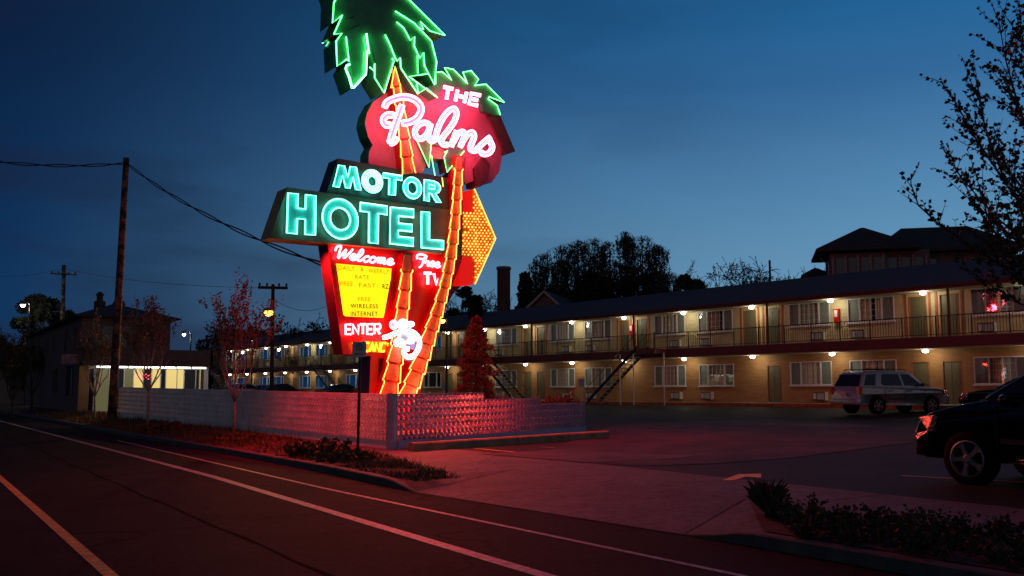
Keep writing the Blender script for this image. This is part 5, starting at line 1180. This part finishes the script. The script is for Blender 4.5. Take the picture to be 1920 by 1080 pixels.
BS_ = dict(SUV); BS_.update(hw=.93, wr=.375, ax=(-1.4, 1.42), wm=W37, mirm=M['black'], bm=M['black'], hm=M['black'], hl=.80, hh=1.25, low=[(-2.3, .42), (-2.36, .6), (-2.32, 1.16), (1.0, 1.19), (1.45, 1.12), (1.95, 1.0), (2.18, .88), (2.26, .72), (2.24, .5), (2.12, .36), (1.3, .34), (-1.3, .34)],
           gh=[(-2.3, 1.16), (-1.95, 1.76), (-.5, 1.84), (.2, 1.78), (1.2, 1.19)], win=[[(-1.1, 1.26), (-1.0, 1.68), (-.15, 1.72), (-.1, 1.26)], [(.0, 1.26), (-.05, 1.72), (.18, 1.70), (.98, 1.27)]], screens=[((1.2, 1.23), (.22, 1.75)), ((-2.29, 1.24), (-1.98, 1.7))], tum=.2)
fw = Vector((6.33, 13.5)); hd_ = Vector((E_.x, E_.y)); lf_ = Vector((-hd_.y, hd_.x)); c_ = fw-hd_*1.42-lf_*.815
near = car('black_suv', 'glossy black SUV with five spoke wheel, cut off by the right edge', 'car', (c_.x, c_.y, .20), hd_, M['black'], BS_)
SED = dict(hw=.86, wr=.315, ax=(-1.3, 1.35), low=[(-2.2, .36), (-2.26, .5), (-2.22, .86), (-1.5, .90), (.9, .90), (1.4, .86), (2.05, .74), (2.24, .6), (2.24, .42), (2.1, .28), (-2.1, .28)], gh=[(-1.75, .88), (-1.05, 1.30), (-.5, 1.38), (.15, 1.36), (1.0, .88)],
           win=[[(-1.4, .94), (-.98, 1.24), (-.45, 1.30), (-.45, .94)], [(-.38, .94), (-.38, 1.30), (.1, 1.29), (.75, .94)]], screens=[((.98, .91), (.2, 1.33)), ((-1.72, .92), (-1.1, 1.27))], wm=W31, hl=.66, tl=.72, mir=(.6, .98), bump=.45, bm=M['black'], mirm=M['black'], pz=.62, seam=(-1.2, -.42, .7), hand=(-.95, .0))
f0 = P(1803, 760, 40.5); hh = Vector((-.87, .49)).normalized(); c_ = Vector((f0.x, f0.y))-hh*2.24
car('parked_sedan', 'black sedan at the right edge, parked nose left near the lower windows', 'car', (c_.x, c_.y, gp(c_.x, c_.y)), hh, M['black'], SED)
rows = [(462, 84, M['white_car'], 'pale lilac car whose roof shows over the block wall beside the red lit tree', SED, 1.06), (492, 88, M['silver'], 'white car behind the pale lilac car, roof showing over the block wall', SED, 1.0), (530, 84, M['black'], 'black car with shining roof between the pale cars and the stairs of the left wing', SED, 1.04), (646, 80, M['black'], 'black car parked right of the left wing stairs, next to the neon sign pylon', SED, 1.0)]
hn = Vector((-BN.x, -BN.y))
for px, Y, m, lab, sp_, sc in rows:
    q = P(px, 745, Y); spc = dict(sp_); spc['bm'] = m; o = car('parked_car', lab, 'car', (q.x, q.y, .69), hn, m, spc, 'cars parked behind the block wall'); o.scale = (sc, sc, sc)

# ================================================================ POLES, WIRES, SIGNS
def pole(name, label, base, top, r0, r1, m, cat='utility pole', cross=None):
    t = thing(name, label, cat, base); v = top-base; b = MB(); b.tube([v*i/8-Vector((0, 0, .3 if i == 0 else 0)) for i in range(9)], [r0+(r1-r0)*i/8 for i in range(9)], 12); b.build('pole', m, t, True)
    if cross:
        c = MB(); a, l, z = cross; d = Vector((math.cos(a), math.sin(a), 0)); mid = v-Vector((0, 0, z)); s_ = Vector((-d.y, d.x, 0))*.06; f_ = [mid-d*l-s_, mid+d*l-s_, mid+d*l+s_, mid-d*l+s_]; c.prism(f_, [q+Vector((0, 0, .14)) for q in f_]); o = c.build('crossarm', m, t)
        for k in (-.9, -.4, .4, .9): i_ = MB(); i_.lathe([(.03, .14), (.06, .2), (.05, .3), (.01, .33)], mid+d*l*k, 8); i_.build('insulator', M['plastic'], o)
    return t
b0 = P(210, 785, 41); b1 = P(237, 296, 41)
up_ = pole('utility_pole', 'tall leaning blotchy wooden utility pole standing at the far end of the block wall', b0, b1, .19, .125, M['wood_pole'])
def wire(name, lab, p, q, sag, r=.012, tw=0, m=M['plastic']):
    b = MB()
    for k in ((0, 1) if tw else (0,)):
        pts = []
        for i in range(41): t = i/40; v = p.lerp(q, t); v.z -= sag*4*t*(1-t); pts.append(v+(Vector((0, 0, tw*math.sin(t*20+k*PI))) if tw else Vector((0, 0, 0))))
        b.tube(pts, r, 4)
    return tag(b.build(name, m), lab, 'cable')
wire('overhead_cable', 'twin dark cable running left from the top of the leaning wooden pole', P(-220, 262, 36), P(237, 306, 41), .45, .022, .05)
wire('overhead_cable', 'twin dark cable sagging from the wooden pole down to the neon sign pylon', P(237, 306, 41), sp(606, 496, -.5), .35, .022, .05)
fp_ = pole('utility_pole', 'distant wooden utility pole beyond the stucco building', Vector((P(121, 600, 88).x, 88, .2)), P(120, 497, 88), .22, .17, M['wood_pole'], cross=(.4, 1.1, .9))
lp = pole('utility_pole', 'wooden utility pole with crossarm carrying the big orange street lamp', Vector((P(512, 640, 50).x, 50, .6)), P(512, 533, 50), .12, .09, M['dark_wood'], cross=(.2, .75, .25))
for k, (a, c, lab) in enumerate((((-40, 515), (120, 503), 'thin wire left of the distant wooden pole'), ((120, 503), (512, 540), 'thin wire between the distant wooden pole and the crossarm pole'), ((512, 560), (610, 575), 'thin wire from the crossarm pole toward the neon sign'))):
    wire('overhead_cable', lab, P(*a, 88 if k < 2 else 50), P(*c, 88 if k == 0 else 50 if k == 1 else 54), .4, .012)
def head(par, loc, m, pw, col, rad=.12, arm=None, sz=.16):
    b = MB(); b.lathe([(.05, .24), (sz*1.2, .14), (sz*1.3, .05), (sz*1.25, .04)], loc, 12); o = b.build('lamp_head', M['galv'], par); g = MB(); g.lathe([(.02, -sz*.9), (sz*.7, -sz*.7), (sz, -sz*.1), (sz*.9, .04)], loc, 12); g.build('lens', m, o, True)
    if arm: a = MB(); a.tube(arm, .03, 6); a.build('arm', M['galv'], par)
    if pw > 300: lamp('light_source', Vector(loc)+Vector((0, 0, -sz-.15)), pw*.6, col, par, rad, 'SPOT', Vector((-.25, -1, -.55)), R(150))
    else: lamp('light_source', Vector(loc)+Vector((0, 0, -sz-.15)), pw, col, par, rad)
q = P(504, 585, 47.7)-lp.location; q0 = P(512, 575, 50)-lp.location; head(lp, q, M['lamp_or'], 2200, (1, .42, .10), .15, [q0, q+Vector((0, 0, .2))], .24)
def street_lamp(label, px, base_px, Y, y_head, m, pw, col, sz=.14, arm=.0, grp=None, cat='street lamp'):
    hd = P(px, y_head, Y); bs = Vector((P(base_px, y_head, Y).x, Y+.0, gp(P(base_px, y_head, Y).x, Y))); t = thing('street_lamp', label, cat, bs, group=grp); rel = hd-bs; b = MB(); b.tube([Vector((0, 0, 0)), Vector((0, 0, rel.z+.05))], [.08, .05], 8); b.build('pole', M['metal'], t)
    head(t, rel, m, pw, col, .1, [Vector((0, 0, rel.z)), Vector((rel.x*.5, 0, rel.z+.35)), rel+Vector((0, 0, .2))], sz); return t
street_lamp('white street lamp far away at the left above the dark round tree', 43, 56, 85, 572, M['lamp'], 150, (1, .85, .7), .2)
street_lamp('orange flood lamp shining beside the leaning neon palm trunk', 829, 838, 60, 601, M['lamp_or'], 350, (1, .45, .12), .2)
street_lamp('small white lamp on a bent pole above the flat canopy right of the stucco building', 345, 358, 66, 627, M['lamp'], 60, (1, .8, .5), .12)
street_lamp('small lamp high on the dark end of the left wing roof', 472, 474, 95, 637, M['lamp'], 60, (1, .75, .5), .13)
# parking restriction sign
pb = P(670.5, 852, 19.8); pb.z = gp(pb.x, pb.y); ps = thing('parking_sign', 'small rectangular parking restriction sign with arrow on a thin steel post in the verge', 'sign', pb, math.atan2(-pb.x, pb.y)*-1)
ps.rotation_euler = (0, 0, R(8)); tz = P(672, 641, 19.8).z-pb.z
b = MB(); b.tube([Vector((0, 0, -.2)), Vector((0.02, 0, tz))], .03, 8); b.build('post', M['metal'], ps)
b = MB(); fx = [(-.135, -.31), (.135, -.31), (.14, -.29), (.14, -.02), (.135, 0), (-.135, 0), (-.14, -.02), (-.14, -.29)]; b.prism([Vector((x, -.04, tz+z)) for x, z in fx], [Vector((x, -.034, tz+z)) for x, z in fx]); pn = b.build('panel', M['sign_face'], ps)
b = MB(); b.tube([Vector((.065*math.cos(a*PI/10), -.042, tz-.10+.065*math.sin(a*PI/10))) for a in range(20)], .008, 4, True); b.tube([Vector((-.02, -.043, tz-.14)), Vector((-.02, -.043, tz-.06)), Vector((.015, -.043, tz-.06)), Vector((.025, -.043, tz-.08)), Vector((.015, -.043, tz-.10)), Vector((-.02, -.043, tz-.10))], .007, 4); b.tube([Vector((-.08, -.043, tz-.25)), Vector((.08, -.043, tz-.25))], .009, 4); b.tube([Vector((-.05, -.043, tz-.228)), Vector((-.085, -.043, tz-.25)), Vector((-.05, -.043, tz-.272))], .008, 4); b.build('print', M['sign_green'], pn)

# ================================================================ HOUSES BEHIND
def hip(b, x0, x1, y0, y1, ze, zr, ov, ridge=None):
    c = [Vector((x0-ov, y0-ov, ze)), Vector((x1+ov, y0-ov, ze)), Vector((x1+ov, y1+ov, ze)), Vector((x0-ov, y1+ov, ze))]
    xm, ym = (x0+x1)/2, (y0+y1)/2; l = ridge or 0; r0, r1 = Vector((xm-l, ym, zr)), Vector((xm+l, ym, zr))
    if l: b.quad(c[0], c[1], r1, r0); b.quad(c[1], c[2], r1); b.quad(c[2], c[3], r0, r1); b.quad(c[3], c[0], r0)
    else:
        for i in range(4): b.quad(c[i], c[(i+1) % 4], r0)
    b.quad(*c[::-1]); b.box(x0-ov+.02, x1+ov-.02, y0-ov+.02, y1+ov-.02, ze-.16, ze-.004)
hp = P(1606, 474, 66); ze = hp.z; hs = thing('hip_roof_house', 'dark old house with hip roof and windowed corner bay behind the motel', 'house', (hp.x, 66, .5), R(-14))
ze -= .5; b = MB(); b.box(-1.75, 1.9, 0, 4.5, 0, ze); b.box(1.9, 10.5, 3.0, 10, 0, ze+.35); b.box(1.9, 4.8, .6, 3.0, 0, ze+.2); b.build('wall', M['house_wall'], hs)
b = MB(); hip(b, -1.75, 3.1, 0, 4.6, ze+.25, ze+2.1, .95, .12); hip(b, 1.9, 10.5, 2.6, 11, ze+.4, ze+2.65, .7, 2.3); hip(b, -3.0, -1.8, 4, 8, ze-1.0, ze-.2, .5); b.build('roof', M['roof_dark'], hs)
b = MB()
for i in range(4): x = -1.35+i*.82; b.box(x, x+.55, -.03, .02, ze-1.85, ze-.35)
for i in range(3): b.box(2.1+i*.85, 2.65+i*.85, .56, .62, ze-1.85, ze-.35)
for i in range(2): b.box(4.5+i*2.4, 5.6+i*2.4, 2.96, 3.02, ze-1.4, ze-.2)
wn = b.split('window', M['dark_glass'], hs)[0]; b = MB()
for i in range(5): x = -1.66+i*.82; b.box(x, x+.16, -.09, -.032, ze-2.1, ze-.18)
for i in range(4): b.box(1.92+i*.85, 2.06+i*.85, .50, .558, ze-2.1, ze-.18)
b.build('window_trim', mat('dim_lilac_trim', (.30, .26, .30), .7), wn)
b = MB(); b.tube([Vector((-2.45, .1, ze-.2)), Vector((-2.2, .2, ze-.5)), Vector((-1.85, .1, ze-.7)), Vector((-1.85, .1, ze-2.5))], .05, 6); b.tube([Vector((3.4, 2.9, ze)), Vector((3.4, 2.9, ze-2.4))], .06, 6); b.split('drainpipe', M['galv'], hs)
gpnt = P(1022, 551, 82); gh = thing('gabled_house', 'dim house gable with pale bargeboards peeking over the motel roof beside the chimney stack', 'house', (gpnt.x, 82, .5), R(-18)); za = gpnt.z-.5
b = MB(); f_ = [Vector((-3.2, 0, 0)), Vector((3.2, 0, 0)), Vector((3.2, 0, za-2.9)), Vector((0, 0, za)), Vector((-3.2, 0, za-2.9))]; b.prism(f_, [v+Vector((0, 7, 0)) for v in f_]); b.build('wall', M['house_wall'], gh)
b = MB()
for sg in (1, -1): f_ = [Vector((sg*3.7, -.35, za-3.25)), Vector((0, -.35, za+.1)), Vector((0, -.35, za+.28)), Vector((sg*3.8, -.35, za-3.1))]; b.prism(f_, [v+Vector((0, 7.8, 0)) for v in f_])
f_ = [Vector((1, 5, za-1.9)), Vector((8.5, 3.5, za-2.4)), Vector((8.5, 8, za-.9)), Vector((1, 8, za-.3))]; b.prism(f_, [v-Vector((0, 0, .15)) for v in f_])
b.build('roof', M['roof_dark'], gh); b = MB()
for sg in (1, -1): f_ = [Vector((sg*3.7, -.40, za-3.32)), Vector((0, -.40, za+.06)), Vector((0, -.40, za+.30)), Vector((sg*3.8, -.40, za-3.08))]; b.prism(f_, [v+Vector((0, .04, 0)) for v in f_])
b.build('bargeboard', mat('pale_bargeboard', (.42, .36, .36), .7), gh); b = MB(); b.box(-.35, .35, -.03, .02, za-1.75, za-1.1); b.build('vent', M['roof_dark'], gh)
cp = P(944.5, 500, 84); ch = thing('chimney_stack', 'dark square brick chimney stack rising over the motel roof near the neon arrow', 'chimney', (cp.x, 84, .5), R(12)); b = MB(); zc = cp.z-.5
b.prism([Vector((.58*math.cos(2*PI*i/12+.2), .58*math.sin(2*PI*i/12+.2), 0)) for i in range(12)], [Vector((.58*math.cos(2*PI*i/12+.2), .58*math.sin(2*PI*i/12+.2), zc-.3)) for i in range(12)]); b.build('stack', brick('dark_brick', (.11, .05, .04), (.08, .035, .03), (.06, .04, .035), .3, .09), ch)
b = MB(); b.lathe([(.60, zc-.3), (.66, zc-.25), (.66, zc-.08), (.6, zc-.02), (.45, zc)], (0, 0, 0), 12); b.build('cap', M['house_wall'], ch)
ft = P(1443, 488, 70); pole('flue_pipe', 'dark flue pipe standing on the skyline between two leafless trees', Vector((ft.x, 70, .6)), ft, .09, .08, M['metal'], 'pipe')
# low dark dwellings beyond the left end
dh = P(22, 640, 95); t = thing('distant_house', 'unlit low house at the far left beyond the dark young trees', 'house', (dh.x, 95, 0), R(20)); b = MB(); b.box(-6, 6, 0, 8, 0, 4.2); b.build('wall', M['house_wall'], t); b = MB(); hip(b, -6, 6, 0, 8, 4.2, 6.2, .6, 2); b.build('roof', M['roof_dark'], t)
